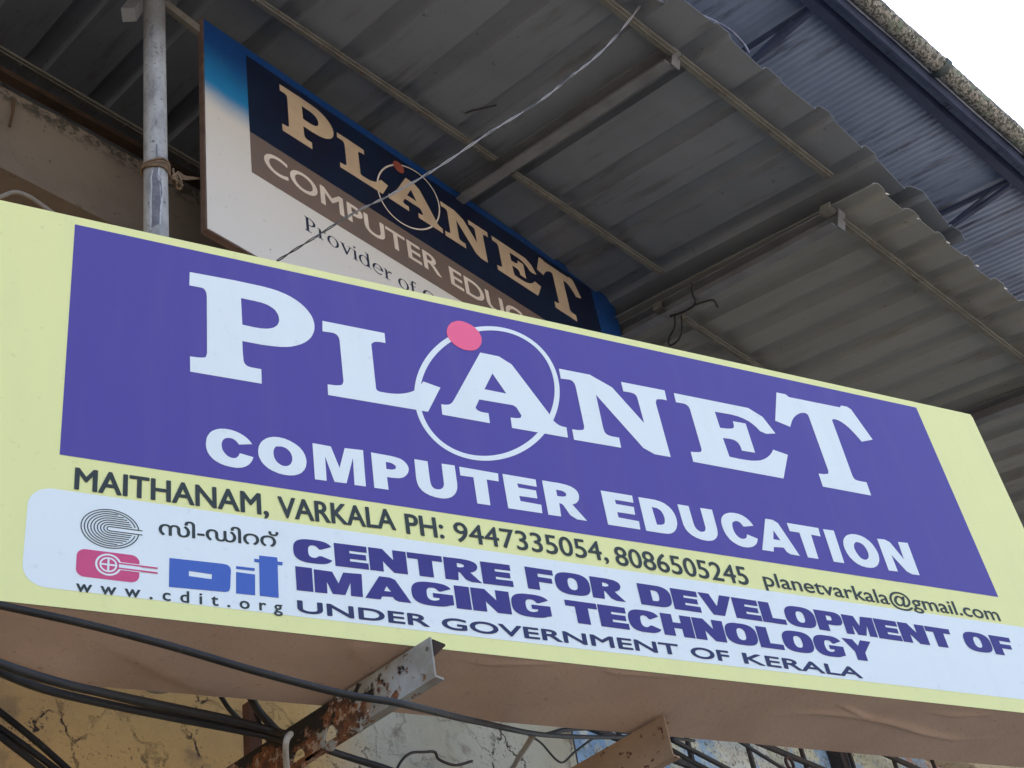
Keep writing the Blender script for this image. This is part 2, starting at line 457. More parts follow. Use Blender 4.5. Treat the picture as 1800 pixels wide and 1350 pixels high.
mb = MB(); mb.fbox(SF, sL, sR, 0.003, sT - 0.003, -DEP, -0.002)
mb.build('sign_box', BRN, sign)
mb = MB(); put_shape(mb, SF, 0.001, [rrect(sL, sR, 0.001, sT, 0.012, 3)])
# ragged lower hem of the banner
mb.fbox(SF, sL, sR, sT - 0.003, sT, -DEP, 0.0005)
mb.fbox(SF, sR, sR + 0.003, 0.004, sT - 0.012, -DEP, 0.0005)
mb.build('banner_face', YEL, sign)
mb = MB(); px_shape(mb, SF, 0.003, [[(132, 393.5), (1611, 716), (1755.5, 1049), (105, 798.3)]])
mb.build('purple_panel', PUR, sign)
mb = MB(); a0, b1 = SF.ab(62, 864.5); aL = SF.ab(43, 950)[0]; b0 = SF.ab(600, 1093)[1]; b1 = SF.ab(600, 932)[1]
print('white band', aL, b0, b1, SF.ab(233, 1045), SF.ab(1200, 1161.7), SF.ab(1667, 1221.7), SF.ab(80, 866.7), SF.ab(1767, 1103), SF.ab(1800, 1117))
put_shape(mb, SF, 0.003, [rrect(aL, sR - 0.055, b0, b1, 0.055)])
mb.build('white_panel', WHT, sign)

GLY = {   # traced letter outlines: origin, zoom, contours
 'P': ((320, 460), 6, [[(85, 100), (560, 188), (900, 262), (1050, 310), (1180, 375), (1280, 450), (1350, 530), (1390, 600), (1405, 680), (1390, 750), (1350, 810), (1280, 855), (1180, 885), (1080, 893), (960, 882), (850, 868), (640, 828), (645, 960), (655, 1050), (680, 1085), (720, 1103), (840, 1125), (845, 1278), (90, 1150), (88, 990), (200, 1003), (250, 1000), (268, 965), (265, 350), (255, 300), (225, 268), (80, 240)],
     [(625, 375), (770, 405), (870, 430), (950, 470), (1005, 520), (1030, 590), (1025, 640), (990, 680), (930, 697), (860, 698), (760, 682), (640, 655)]]),
 'L': ((560, 550), 6, [[(45, 75), (700, 205), (710, 310), (650, 297), (590, 297), (560, 320), (612, 800), (640, 820), (740, 840), (860, 848), (960, 832), (1020, 810), (1065, 775), (1110, 715), (1290, 780), (1160, 1035), (105, 857), (100, 745), (190, 757), (250, 752), (268, 720), (225, 270), (210, 235), (175, 205), (45, 185)]]),
 'A': ((720, 550), 6, [[(750, 410), (1030, 468), (1480, 1060), (1510, 1115), (1560, 1165), (1610, 1190), (1660, 1200), (1675, 1308), (1085, 1205), (1070, 1095), (1130, 1103), (1175, 1100), (1185, 1075), (1160, 1035), (1120, 970), (740, 905), (700, 990), (720, 1020), (760, 1037), (838, 1050), (852, 1155), (350, 1065), (338, 955), (400, 963), (445, 950), (470, 915)],
     [(878, 630), (1025, 843), (795, 797)]]),
 'N': ((960, 630), 6, [[(140, 100), (605, 192), (1040, 675), (965, 400), (945, 370), (900, 352), (820, 340), (795, 240), (1255, 330), (1278, 435), (1220, 422), (1170, 425), (1160, 455), (1320, 1033), (1080, 992), (530, 375), (610, 740), (630, 785), (680, 812), (775, 828), (797, 935), (300, 850), (280, 740), (350, 750), (400, 745), (408, 715), (315, 280), (295, 240), (260, 217), (160, 205)]]),
 'E': ((1150, 660), 6, [[(212, 178), (1090, 355), (1285, 605), (1150, 610), (1060, 515), (970, 455), (850, 410), (645, 375), (700, 545), (790, 555), (840, 550), (848, 525), (835, 475), (970, 500), (1070, 808), (930, 785), (912, 730), (880, 690), (830, 665), (730, 652), (800, 850), (940, 880), (1060, 895), (1150, 885), (1210, 850), (1245, 810), (1260, 775), (1415, 830), (1370, 1080), (418, 903), (390, 797), (450, 802), (495, 800), (508, 780), (380, 340), (360, 310), (325, 290), (235, 275)]]),
 'T': ((1320, 670), 6, [[(275, 112), (375, 132), (400, 160), (945, 270), (955, 250), (1045, 268), (1290, 610), (1175, 632), (1100, 545), (1020, 465), (940, 410), (885, 392), (860, 400), (1080, 1000), (1100, 1030), (1140, 1045), (1225, 1060), (1275, 1200), (765, 1105), (720, 968), (780, 975), (820, 970), (825, 945), (610, 350), (585, 330), (540, 325), (490, 345), (445, 390), (420, 475), (262, 410)]]),
}
mb = MB(); PLANET = {}
for ch in 'PLANET': PLANET[ch] = px_shape(mb, SF, 0.006, GLY[ch][2], GLY[ch][0], GLY[ch][1])
mb.build('headline_lettering', WHT, sign)
SUBS = [
 ((340, 730), 4.5, [[[(468, 222), (440, 185), (390, 145), (320, 112), (240, 97), (170, 105), (120, 140), (100, 200), (105, 265), (140, 325), (200, 370), (280, 400), (370, 412), (430, 395), (465, 360), (478, 325), (370, 293), (358, 320), (330, 335), (285, 325), (245, 290), (225, 245), (228, 200), (250, 175), (290, 170), (330, 185), (365, 225)]],
   [[(620, 163), (700, 168), (790, 205), (860, 260), (895, 325), (900, 385), (875, 440), (820, 468), (740, 470), (650, 445), (575, 400), (530, 345), (512, 285), (525, 220), (565, 180)], [(655, 240), (710, 240), (755, 265), (785, 310), (785, 360), (765, 390), (725, 398), (680, 380), (645, 340), (635, 290), (640, 260)]],
   [[(945, 213), (1090, 240), (1160, 410), (1200, 253), (1345, 270), (1368, 557), (1278, 545), (1265, 330), (1215, 532), (1120, 520), (1045, 320), (1058, 512), (965, 500)]],
   [[(1408, 287), (1590, 320), (1660, 345), (1700, 390), (1710, 430), (1690, 470), (1650, 492), (1590, 490), (1535, 482), (1548, 583), (1435, 567)], [(1525, 362), (1575, 372), (1605, 395), (1605, 415), (1580, 425), (1530, 418)]]]),
 ((700, 790), 5, [[[(145, 78), (262, 98), (285, 280), (305, 330), (350, 347), (390, 340), (408, 310), (385, 118), (500, 135), (525, 310), (520, 360), (490, 405), (430, 427), (350, 420), (260, 390), (195, 340), (165, 275)]],
   [[(540, 145), (882, 205), (888, 275), (782, 258), (815, 485), (700, 468), (665, 238), (550, 222)]],
   [[(920, 208), (1212, 258), (1222, 322), (1050, 292), (1060, 328), (1215, 355), (1228, 425), (1068, 402), (1080, 447), (1262, 480), (1272, 555), (972, 510)]],
   [[(1268, 265), (1450, 295), (1540, 325), (1590, 375), (1595, 430), (1575, 465), (1535, 478), (1665, 622), (1540, 603), (1450, 475), (1420, 465), (1437, 583), (1325, 567)], [(1392, 347), (1450, 358), (1480, 380), (1480, 403), (1450, 410), (1402, 402)]]]),
 ((1040, 850), 6, [[[(100, 65), (432, 120), (448, 195), (250, 163), (262, 207), (450, 240), (465, 322), (275, 293), (290, 350), (505, 390), (520, 478), (180, 425)]],
   [[(497, 135), (700, 168), (800, 215), (870, 290), (905, 370), (910, 440), (885, 500), (830, 525), (740, 515), (582, 490)], [(640, 240), (710, 255), (755, 300), (780, 370), (775, 415), (745, 430), (695, 425)]],
   [[(910, 210), (1028, 230), (1085, 430), (1115, 480), (1165, 505), (1200, 495), (1210, 465), (1150, 250), (1275, 268), (1335, 490), (1335, 550), (1300, 590), (1240, 600), (1140, 580), (1040, 525), (980, 450)]],
   [[(1712, 438), (1680, 395), (1620, 340), (1530, 302), (1440, 300), (1385, 330), (1368, 385), (1390, 470), (1440, 560), (1520, 630), (1620, 668), (1700, 665), (1750, 630), (1758, 575), (1645, 528), (1640, 565), (1610, 580), (1560, 565), (1515, 515), (1490, 450), (1490, 405), (1520, 385), (1565, 395), (1610, 448)]]]),
 ((1320, 880), 5.625, [[[(147, 172), (255, 190), (490, 540), (375, 520), (330, 458), (232, 452), (232, 498), (118, 480)], [(228, 288), (300, 388), (228, 375)]],
   [[(360, 213), (672, 265), (695, 348), (600, 330), (675, 570), (570, 555), (485, 310), (390, 295)]],
   [[(718, 275), (825, 290), (930, 612), (825, 597)]],
   [[(985, 322), (1070, 330), (1160, 375), (1230, 450), (1275, 540), (1275, 610), (1240, 655), (1170, 660), (1080, 635), (1000, 575), (940, 490), (915, 410), (930, 350)], [(1045, 402), (1095, 412), (1140, 455), (1170, 520), (1170, 560), (1145, 580), (1100, 570), (1055, 520), (1025, 460), (1025, 420)]],
   [[(1253, 370), (1360, 381), (1520, 575), (1460, 402), (1555, 412), (1675, 732), (1570, 718), (1395, 530), (1460, 695), (1370, 685)]]]),
]
mb = MB(); mb2 = MB(); seq = iter('COMPUTEREDUCATION')
for gi, (org, k, letters) in enumerate(SUBS):
    for cs in letters:
        got = px_shape(mb if gi < 2 else mb2, SF, 0.006, cs, org, k); ch = next(seq)
        q = np.vstack([np.array(c) for c in got]); lo, hi = q.min(axis=0), q.max(axis=0)
        if ch not in HVY: HVY[ch] = ((hi - lo)[0] / (hi - lo)[1], [[(np.array(p) - lo) / (hi - lo) for p in c] for c in got])
mb.build('subtitle_lettering', WHT, sign); mb2.build('subtitle_lettering', WHT, sign)
_poly = lambda w, *c: (w, [[np.array(p, float) for p in q] for q in c])
HVY['E'] = _poly(.86, [(0, 0), (1, 0), (1, .27), (.42, .27), (.42, .38), (.94, .38), (.94, .62), (.42, .62), (.42, .73), (.98, .73), (.98, 1), (0, 1)])
HVY['F'] = _poly(.82, [(0, 0), (.4, 0), (.4, .37), (.92, .37), (.92, .6), (.4, .6), (.4, .76), (1, .76), (1, 1), (0, 1)])
HVY['L'] = _poly(.80, [(0, 0), (1, 0), (1, .25), (.42, .25), (.42, 1), (0, 1)])
HVY['I'] = _poly(.36, [(0, 0), (1, 0), (1, 1), (0, 1)])
HVY['H'] = _poly(.98, [(0, 0), (.34, 0), (.34, .37), (.66, .37), (.66, 0), (1, 0), (1, 1), (.66, 1), (.66, .63), (.34, .63), (.34, 1), (0, 1)])
HVY['V'] = _poly(1.08, [(.34, 0), (.66, 0), (1, 1), (.69, 1), (.5, .36), (.31, 1), (0, 1)])
HVY['Y'] = _poly(1.06, [(.34, 0), (.66, 0), (.66, .4), (1, 1), (.66, 1), (.5, .66), (.34, 1), (0, 1), (.34, .4)])
HVY['N'] = _poly(1.0, [(0, 0), (.33, 0), (.33, .52), (.66, 0), (1, 0), (1, 1), (.67, 1), (.67, .48), (.34, 1), (0, 1)])
HVY['T'] = _poly(.95, [(.31, 0), (.69, 0), (.69, .74), (1, .74), (1, 1), (0, 1), (0, .74), (.31, .74)])
def sq(cx, cy, rx, ry, t0, t1, n=14, e=0.72):
    return [(cx + rx * math.copysign(abs(math.cos(R(t0 + (t1 - t0) * i / n))) ** e, math.cos(R(t0 + (t1 - t0) * i / n))), cy + ry * math.copysign(abs(math.sin(R(t0 + (t1 - t0) * i / n))) ** e, math.sin(R(t0 + (t1 - t0) * i / n)))) for i in range(n + 1)]
HVY['O'] = _poly(1.06, sq(.5, .5, .5, .51, 0, 359, 48), sq(.5, .5, .165, .28, 0, 359, 32))
HVY['C'] = _poly(1.02, sq(.5, .5, .5, .51, 28, 332, 40) + [(.68, .34)] + sq(.5, .5, .16, .27, 318, 42, 30) + [(.68, .62)])
HVY['G'] = _poly(1.06, sq(.5, .5, .5, .51, 30, 310, 40) + [(.98, .12), (.98, .55), (.52, .55), (.52, .36), (.68, .36), (.66, .27)] + sq(.5, .5, .17, .28, 290, 45, 28) + [(.68, .64)])
HVY['D'] = _poly(1.02, [(0, 0), (.5, 0)] + sq(.5, .5, .5, .5, 270, 450, 24) + [(.5, 1), (0, 1)], [(.36, .25), (.5, .25)] + sq(.5, .5, .15, .25, 270, 450, 14) + [(.5, .75), (.36, .75)])
HVY['P'] = _poly(.94, [(0, 0), (.38, 0), (.38, .33), (.55, .33)] + sq(.6, .665, .4, .335, 270, 450, 20) + [(.6, 1), (0, 1)], [(.38, .54), (.55, .54)] + sq(.55, .665, .09, .115, 270, 450, 10) + [(.55, .78), (.38, .78)])
# orbit ring and pink ball of the emblem
pts = np.array([SF.ab(*p) for p in ((868, 574), (983.8, 683), (729, 683), (850, 810), (916.7, 588), (953.3, 616.7), (955, 765), (760, 774))])
pm = pts.mean(axis=0); pts = pts - pm
A_ = np.c_[pts[:, 0] ** 2, pts[:, 0] * pts[:, 1], pts[:, 1] ** 2, pts[:, 0], pts[:, 1]]
s_ = np.linalg.lstsq(A_, np.ones(len(pts)), rcond=None)[0]
M_ = np.array([[s_[0], s_[1] / 2], [s_[1] / 2, s_[2]]]); rc = -0.5 * np.linalg.solve(M_, s_[3:])
ev, evec = np.linalg.eigh(M_ / (1 + rc @ M_ @ rc)); rc = rc + pm
def ring_pts(d=0.0): return [rc + evec @ np.array([(ev[0] ** -.5 - d) * math.cos(t), (ev[1] ** -.5 - d) * math.sin(t)]) for t in np.arange(96) * 2 * math.pi / 96]
RING = [ring_pts(), ring_pts(0.0175)]
mb = MB(); put_shape(mb, SF, 0.0055, RING)
mb.build('orbit_ring', WHT, sign)
mb = MB(); BALL = px_shape(mb, SF, 0.0075, [[(393, 180), (420, 110), (480, 75), (550, 72), (640, 105), (710, 155), (755, 215), (772, 285), (750, 345), (700, 385), (620, 388), (540, 365), (460, 310), (410, 250)]], (720, 550), 6)
mb.build('planet_ball', PINK, sign)

def word(mb, n, body, pl, pr, cap, bold, spacing=1.0, fr=None):
    """pl, pr: photo pixels of the word's left and right end on the baseline"""
    fr = fr or SF
    a0, b0 = fr.ab(*pl, n); a1, b1 = fr.ab(*pr, n)
    put_text(mb, fr, n, body, a0, a1, b0, cap, bold, spacing, (b1 - b0) / (a1 - a0))
cap = SF.ab(235, 834.3)[1] - SF.ab(245, 874)[1]
c1 = SF.ab(1755, 1121.7)[1] - SF.ab(1763.3, 1150.7)[1]; c2 = SF.ab(521.7, 996.7)[1] - SF.ab(524, 1036)[1]
c3 = SF.ab(523.3, 1052.3)[1] - SF.ab(525, 1074)[1]
def wpart(name, mat, *a, hv=False):
    mb = MB(); (put_heavy(mb, SF, 0.006, *a) if hv else word(mb, 0.006, *a)); mb.build(name, mat, sign)
for a in (('MAITHANAM,', (130.7, 858.3), (474, 905), cap, 0.03), ('VARKALA', (490, 907.5), (698, 931), cap, 0.03), ('PH:', (715.5, 936.8), (783, 945.5), cap, 0.03),
          ('9447335054,', (801.5, 950), (1072, 985.5), cap * .97, 0.02), ('8086505245', (1085.5, 991.5), (1320, 1028), cap * .97, 0.02)):
    wpart('address_lettering', INK, *a)
wpart('email_lettering', INK, 'planetvarkala@gmail.com', (1346, 1028.5), (1761.5, 1091), cap * 0.76, 0.018)
for a in (('CENTRE', (519, 984.5), (903, 1030.5), c2 * 1.07), ('FOR', (931, 1033), (1100.5, 1057), c2 * 1.07), ('DEVELOPMENT', (1130, 1061), (1681, 1139.5), c2 * 1.07),
          ('OF', (1704, 1141.5), (1788, 1154), c2 * 1.07), ('IMAGING', (524, 1036), (972.5, 1087), c2 * 1.07), ('TECHNOLOGY', (1002, 1092), (1543, 1163), c2 * 1.07)):
    wpart('centre_lettering', VIO, *a, hv=True)
for a in (('UNDER', (524, 1075), (757, 1101), c3, 0.06), ('GOVERNMENT', (779, 1104), (1197, 1151), c3, 0.06), ('OF', (1218, 1154.5), (1286, 1162.5), c3, 0.06), ('KERALA', (1310, 1165), (1519, 1191.7), c3, 0.06)):
    wpart('government_lettering', NAVY, *a)
wpart('web_lettering', INK, 'www.cdit.org', (133.5, 1038), (498, 1075.5), c3 * 0.92, 0.03, 1.85)
wpart('script_lettering', INK, '\u0d38\u0d3f-\u0d21\u0d3f\u0d31\u0d31\u0d4d', (279.5, 938), (491.5, 961), c3 * 1.12, 0.03)
# line emblem: nested arcs running out into bars
O6, K6 = (100, 850), 3.6
def q6(x, y): return SF.ab(O6[0] + x / K6, O6[1] + y / K6, 0.006)
ec = q6(340, 280); erx = abs(q6(155, 262)[0] - ec[0]); ery = erx * 0.80
ery = (q6(330, 157)[1] - q6(350, 402)[1]) / 2
lw = 0.0026; mb = MB()
NA = 9
for k in range(1, NA + 1):
    f_ = k / NA
    if k >= NA - 1:
        for t0, t1 in ((8, 352),) if k == NA else ((14, 346),):
            put_shape(mb, SF, 0.006, [stroke([ec + np.array([erx * f_ * math.cos(R(t0 + (t1 - t0) * i / 60)), ery * f_ * math.sin(R(t0 + (t1 - t0) * i / 60))]) for i in range(61)], lw)])
    else:
        ext = math.sqrt(max(0, 0.80 ** 2 - (f_ * 0.97) ** 2)) * 0.98
        arc = [ec + np.array([erx * f_ * math.cos(R(90 + 180 * i / 36)), ery * f_ * math.sin(R(90 + 180 * i / 36))]) for i in range(37)]
        arc = [arc[0] + np.array([erx * (ext + (0.35 if k == 1 else 0)), 0])] + arc + [arc[-1] + np.array([erx * (ext + (0.35 if k == 1 else 0)), 0])]
        put_shape(mb, SF, 0.006, [stroke(arc, lw)])
mb.build('arc_emblem', INK, sign)
mb = MB()
a0, b1 = q6(130, 402); a1 = q6(527, 440)[0]; b0 = q6(128, 578)[1]
put_shape(mb, SF, 0.005, [rrect(a0, a1, b0, b1, 0.02)])
cc = q6(328, 508); r1 = abs(q6(244, 500)[0] - cc[0]); r1y = r1 * 0.98
xe = q6(640, 545)[0]
mb.build('pink_emblem', MAG, sign)
mb = MB()
put_shape(mb, SF, 0.0065, [ell(cc[0], cc[1], r1, r1, 40), ell(cc[0], cc[1], r1 * .84, r1 * .84, 40)])
put_shape(mb, SF, 0.0065, [ell(cc[0], cc[1], r1 * .68, r1 * .68, 40), ell(cc[0], cc[1], r1 * .54, r1 * .54, 40)])
put_shape(mb, SF, 0.0068, [[cc + np.array(p) * r1 for p in ((-.08, -.56), (.08, -.56), (.08, .56), (-.08, .56))]])
put_shape(mb, SF, 0.0071, [[cc + np.array(p) * r1 for p in ((-.56, -.08), (.56, -.08), (.56, .08), (-.56, .08))]])
put_shape(mb, SF, 0.0074, [[np.array([cc[0] + r1 * .8, cc[1] - r1 * .36]), np.array([a1 + 0.004, cc[1] - r1 * .36]), np.array([a1 + 0.004, cc[1] + r1 * .36]), np.array([cc[0] + r1 * .8, cc[1] + r1 * .36])]])
mb.build('emblem_ring', WHT, sign)
mb = MB()
for s_ in (-1, 1):
    put_shape(mb, SF, 0.0085, [[np.array([cc[0] + r1 * .66, cc[1] + s_ * r1 * .22 - r1 * .07]), np.array([xe, cc[1] + s_ * r1 * .22 - r1 * .07]), np.array([xe, cc[1] + s_ * r1 * .22 + r1 * .07]), np.array([cc[0] + r1 * .66, cc[1] + s_ * r1 * .22 + r1 * .07])]])
mb.build('emblem_stem', MAG, sign)
mb = MB()
px_shape(mb, SF, 0.006, [[(715, 465), (1060, 503), (1090, 512), (1105, 535), (1100, 655), (1092, 675), (1070, 681), (712, 648)], [(838, 547), (985, 568), (982, 600), (838, 580)]], O6, K6)
px_shape(mb, SF, 0.006, [[(1137, 517), (1255, 530), (1255, 548), (1137, 535)]], O6, K6)
px_shape(mb, SF, 0.006, [[(1137, 554), (1257, 570), (1258, 702), (1137, 690)]], O6, K6)
px_shape(mb, SF, 0.006, [[(1283, 450), (1397, 462), (1400, 488), (1432, 492), (1430, 513), (1400, 510), (1407, 718), (1287, 705), (1283, 495), (1252, 490), (1252, 470), (1283, 474)]], O6, K6)
mb.build('blue_emblem', BLU, sign)

# ------------------------------------------------------------------ older sign hanging under the canopy
OY = 3.0
OF = Frame((0, OY, 0), (1, 0, 0), (0, 0, 1)); OF.print_ = True
oL = OF.ab(358, 44)[0]; oT = OF.ab(432, 84)[1]; oB = OF.ab(349, 392)[1]; oR = OF.ab(1090, 578)[0]
old = thing('hanging_sign', 'older blue and cream computer education signboard hanging under the grey canopy', 'sign', ((oL + oR) / 2, OY + .03, oB))
FRW = simple('brown_sign_frame', (0.13, 0.085, 0.07), (0.08, 0.05, 0.042), 14, rough=0.75, bmp=0.3)
mb = MB(); mb.fbox(OF, oL - 0.006, oR + 0.006, oB - 0.008, oT + 0.004, -0.032, -0.002)
mb.build('sign_frame', FRW, old)
def oldface():
    m, nt, b = new_mat('blue_to_cream_print'); v = coords(nt)
    sep = nt.nodes.new('ShaderNodeSeparateXYZ'); nt.links.new(v, sep.inputs[0])
    # printed ink fade: deep blue at the top, bright blue, then cream
    dz = mathn(nt, 'SUBTRACT', sep.outputs['Z'], oB - oB)       # local z above the sign's foot
    dx = mathn(nt, 'ADD', mathn(nt, 'MULTIPLY', sep.outputs['X'], -0.13), -0.24)
    h = mathn(nt, 'ADD', mathn(nt, 'SUBTRACT', dz, dx), mathn(nt, 'MULTIPLY', noise(nt, v, 5, 3), 0.09))
    H = oT - oB
    c = mix(nt, ramp(nt, h, H * .63, H * .78), (0.60, 0.585, 0.57), (0.012, 0.19, 0.45))
    c = mix(nt, ramp(nt, h, H * .74, H * 1.0), c, (0.004, 0.045, 0.19))
    c = mix(nt, ramp(nt, noise(nt, v, 40, 4), 0.68, 0.74), c, (0.25, 0.22, 0.2))
    nt.links.new(c, b.inputs['Base Color']); b.inputs['Roughness'].default_value = 0.45
    return m
mb = MB(); mb.fbox(OF, oL, oR, oB, oT, -0.001, 0.001); mb.build('sign_face', oldface(), old)
dL, dT = OF.ab(432, 97); dR = OF.ab(1036, 501)[0]; dM = OF.ab(700, 398)[1]; dM = (OF.ab(432, 229)[1] + OF.ab(954, 558)[1]) / 2
dB = (OF.ab(432, 297)[1] + OF.ab(803, 525)[1]) / 2
mb = MB(); mb.fbox(OF, dL, dR, dM, dT, 0.0015, 0.003)
mb.build('navy_panel', simple('navy_print', (0.005, 0.007, 0.026), (0.004, 0.013, 0.042), 3, rough=0.45), old)
mb = MB(); mb.fbox(OF, dL, dR, dB, dM - 0.001, 0.0015, 0.003)
mb.build('brown_panel', simple('brown_print', (0.16, 0.115, 0.10), (0.13, 0.105, 0.098), 3, rough=0.5), old)
CREAM = simple('tan_letter_print', (0.52, 0.41, 0.29), (0.44, 0.34, 0.25), 6, rough=0.5)
CREAML = simple('pale_letter_print', (0.66, 0.60, 0.55), (0.58, 0.51, 0.46), 6, rough=0.5)
# same letter style, re-laid: each letter moved and scaled to its place on the old board
pb = np.array(PLANET['P'][0]); tb = np.array(PLANET['T'][0])
mu0, mu1 = pb[:, 0].min(), tb[:, 0].max(); mv1, mv0 = pb[:, 1].max(), pb[:, 1].min()
ou0 = OF.ab(490, 146)[0]; ou1 = OF.ab(1020.5, 522)[0]; ov1 = OF.ab(490, 147)[1]; ov0 = OF.ab(546, 262)[1]
kx, ky = (ou1 - ou0) / (mu1 - mu0), (ov1 - ov0) / (mv1 - mv0)
def om(p): return np.array([ou0 + (p[0] - mu0) * kx, ov0 + (p[1] - mv0) * ky])
mb = MB()
for ch in 'PLANET': put_shape(mb, OF, 0.006, [[om(p) for p in c] for c in PLANET[ch]])
mb.build('headline_lettering', CREAM, old)
mb = MB(); put_shape(mb, OF, 0.005, [[om(p) for p in RING[0]], [om(p) for p in ring_pts(0.010)]])
mb.build('orbit_ring', CREAML, old)
mb = MB(); bc = np.mean([om(p) for p in BALL[0]], axis=0)
put_shape(mb, OF, 0.007, [[bc + (om(p) - bc) * 0.72 for p in BALL[0]]])
mb.build('planet_ball', simple('faded_red_print', (0.32, 0.085, 0.06), None, 5, rough=0.5), old)
mb = MB()
ocap = OF.ab(790.5, 469.5)[1] - OF.ab(794, 500)[1]
ob = OF.ab(794, 500)[1]
#print('ocap', ocap, ob, OF.ab(504, 319), OF.ab(465, 285))
put_text(mb, OF, 0.005, 'COMPUTER', OF.ab(464, 287)[0], OF.ab(777, 493)[0], ob, ocap, 0.03)
mb.build('subtitle_lettering', CREAML, old); mb = MB()
put_text(mb, OF, 0.005, 'EDUCATION', OF.ab(790.5, 485)[0], dR - 0.08, ob, ocap, 0.03)
mb.build('subtitle_lettering', CREAML, old)
# book-face line 'Provider of Q...' drawn stroke by stroke: unit = x-height 1, caps 1.45
def serif_line(mb, fr, n, x0, y0, s, items):
    st = [0]
    def sh(c):
        st[0] = (st[0] + 1) % 7
        put_shape(mb, fr, n + 0.00025 * st[0], [[np.array([X + p[0] * s, y0 + p[1] * s]) for p in q] for q in c])
    def rect(x, y, w, h): sh([[(x, y), (x + w, y), (x + w, y + h), (x, y + h)]])
    def ring(cx, cy, rx, ry, wx, wy): sh([ell(cx, cy, rx, ry, 28), ell(cx, cy, rx - wx, ry - wy, 28)])
    X = x0
    for ch in items:
        if ch == 'P':
            rect(.12, .07, .2, 1.33); rect(0, 0, .5, .07); rect(0, 1.38, .4, .07)
            sh([[(.33, 1.45)] + [(.42 + .42 * math.cos(t), 1.06 + .39 * math.sin(t)) for t in np.linspace(1.57, -1.57, 14)] + [(.33, .67)],
                [(.33, 1.37)] + [(.42 + .24 * math.cos(t), 1.06 + .31 * math.sin(t)) for t in np.linspace(1.57, -1.57, 14)] + [(.33, .75)]]); X += .98 * s
        elif ch == 'r':
            rect(.1, .06, .17, .9); rect(0, 0, .42, .06); rect(0, .93, .2, .07)
            sh([[(.28, .72), (.40, .95), (.58, 1.0), (.66, .93), (.60, .80), (.50, .86), (.38, .80), (.28, .55)]]); X += .74 * s
        elif ch == 'o': ring(.45, .49, .45, .52, .17, .06); X += 1.02 * s
        elif ch == 'v':
            sh([[(.06, .94), (.26, .94), (.50, .28), (.74, .94), (.83, .94), (.49, -.02), (.41, -.02)]]); rect(-.02, .95, .36, .055); rect(.6, .95, .34, .055); X += .98 * s
        elif ch == 'i': rect(.1, .06, .17, .9); rect(0, 0, .38, .06); rect(0, .93, .2, .07); sh([ell(.18, 1.3, .1, .1, 16)]); X += .48 * s
        elif ch == 'd':
            ring(.42, .49, .42, .52, .16, .06); rect(.68, .05, .17, 1.42); rect(.55, 1.44, .2, .06); rect(.84, 0, .14, .06); X += 1.1 * s
        elif ch == 'e':
            sh([[(.45 + .44 * math.cos(t), .49 + .52 * math.sin(t)) for t in np.linspace(0, 5.5, 30)] + [(.45 + .37 * math.cos(t), .51 + .44 * math.sin(t)) for t in np.linspace(5.5, 3.3, 10)] + [(.2, .49 + .05)] + [(.45 + .26 * math.cos(t), .49 + .45 * math.sin(t)) for t in np.linspace(3.05, 0.1, 14)]])
            rect(.2, .49, .66, .055); X += .96 * s
        elif ch == 'f':
            rect(.14, .06, .17, 1.15); rect(0, 0, .46, .06); rect(0, .92, .5, .07)
            sh([[(.14, 1.2), (.2, 1.4), (.38, 1.52), (.56, 1.48), (.6, 1.36), (.5, 1.32), (.42, 1.43), (.33, 1.38), (.31, 1.2)]]); X += .64 * s
        elif ch == 'Q':
            ring(.66, .72, .62, .75, .2, .07); sh([[(.6, .05), (.8, .1), (1.3, -.3), (1.1, -.35)]]); X += 1.4 * s
        elif ch == ' ': X += .42 * s
    return X
px0 = OF.ab(534, 380)[0]; pxv = OF.ab(540, 406)[1]
xh = (OF.ab(534, 379)[1] - pxv) / 1.45
mb = MB(); mb2 = MB(); xm_ = serif_line(mb, OF, 0.004, px0, pxv, xh, 'Provider '); xe_ = serif_line(mb2, OF, 0.004, xm_, pxv, xh, 'of Q')
tgt = OF.ab(743, 518)[0]
s2 = (tgt - px0) / (xe_ - 1.4 * xh + 0.04 * xh - px0)
SLOG = simple('dark_slogan_print', (0.02, 0.028, 0.06), None, 5, rough=0.5)
for m_ in (mb, mb2):
    for v_ in m_.v: v_[0] = px0 + (v_[0] - px0) * s2
    m_.build('slogan_lettering', SLOG, old)

# ------------------------------------------------------------------ steel pole and binding wire
PYY = 2.72
def galv():
    m, nt, b = new_mat('weathered_galvanised_pipe'); v = coords(nt, (1, 1, 0.35)); v1 = coords(nt)
    c = mix(nt, ramp(nt, noise(nt, v, 14, 7, .7), 0.35, 0.68), (0.36, 0.365, 0.37), (0.17, 0.17, 0.175))
    c = mix(nt, ramp(nt, noise(nt, v1, 60, 4), 0.60, 0.70), c, (0.10, 0.09, 0.085))
    c = mix(nt, ramp(nt, noise(nt, v, 5, 4), 0.60, 0.64), c, (0.12, 0.12, 0.15))
    sep = nt.nodes.new('ShaderNodeSeparateXYZ'); nt.links.new(v1, sep.inputs[0])
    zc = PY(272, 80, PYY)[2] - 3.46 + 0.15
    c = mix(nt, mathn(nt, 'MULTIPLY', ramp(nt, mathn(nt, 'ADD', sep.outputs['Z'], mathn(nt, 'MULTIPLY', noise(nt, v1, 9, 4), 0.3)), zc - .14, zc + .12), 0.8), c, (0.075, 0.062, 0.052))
    nt.links.new(c, b.inputs['Base Color']); b.inputs['Roughness'].default_value = 0.6; b.inputs['Metallic'].default_value = 0.15
    bump(nt, b, noise(nt, v1, 50, 4), 0.15, 0.004)
    return m
p1 = PY(274.5, 400, PYY); p0 = PY(271, 0, PYY); d_ = nrm(p0 - p1)
depth = (p1 - CAM) @ np.array([AX[2], AY[2], AZ[2]])
pr = 0.5 * 43.5 / FPX * depth
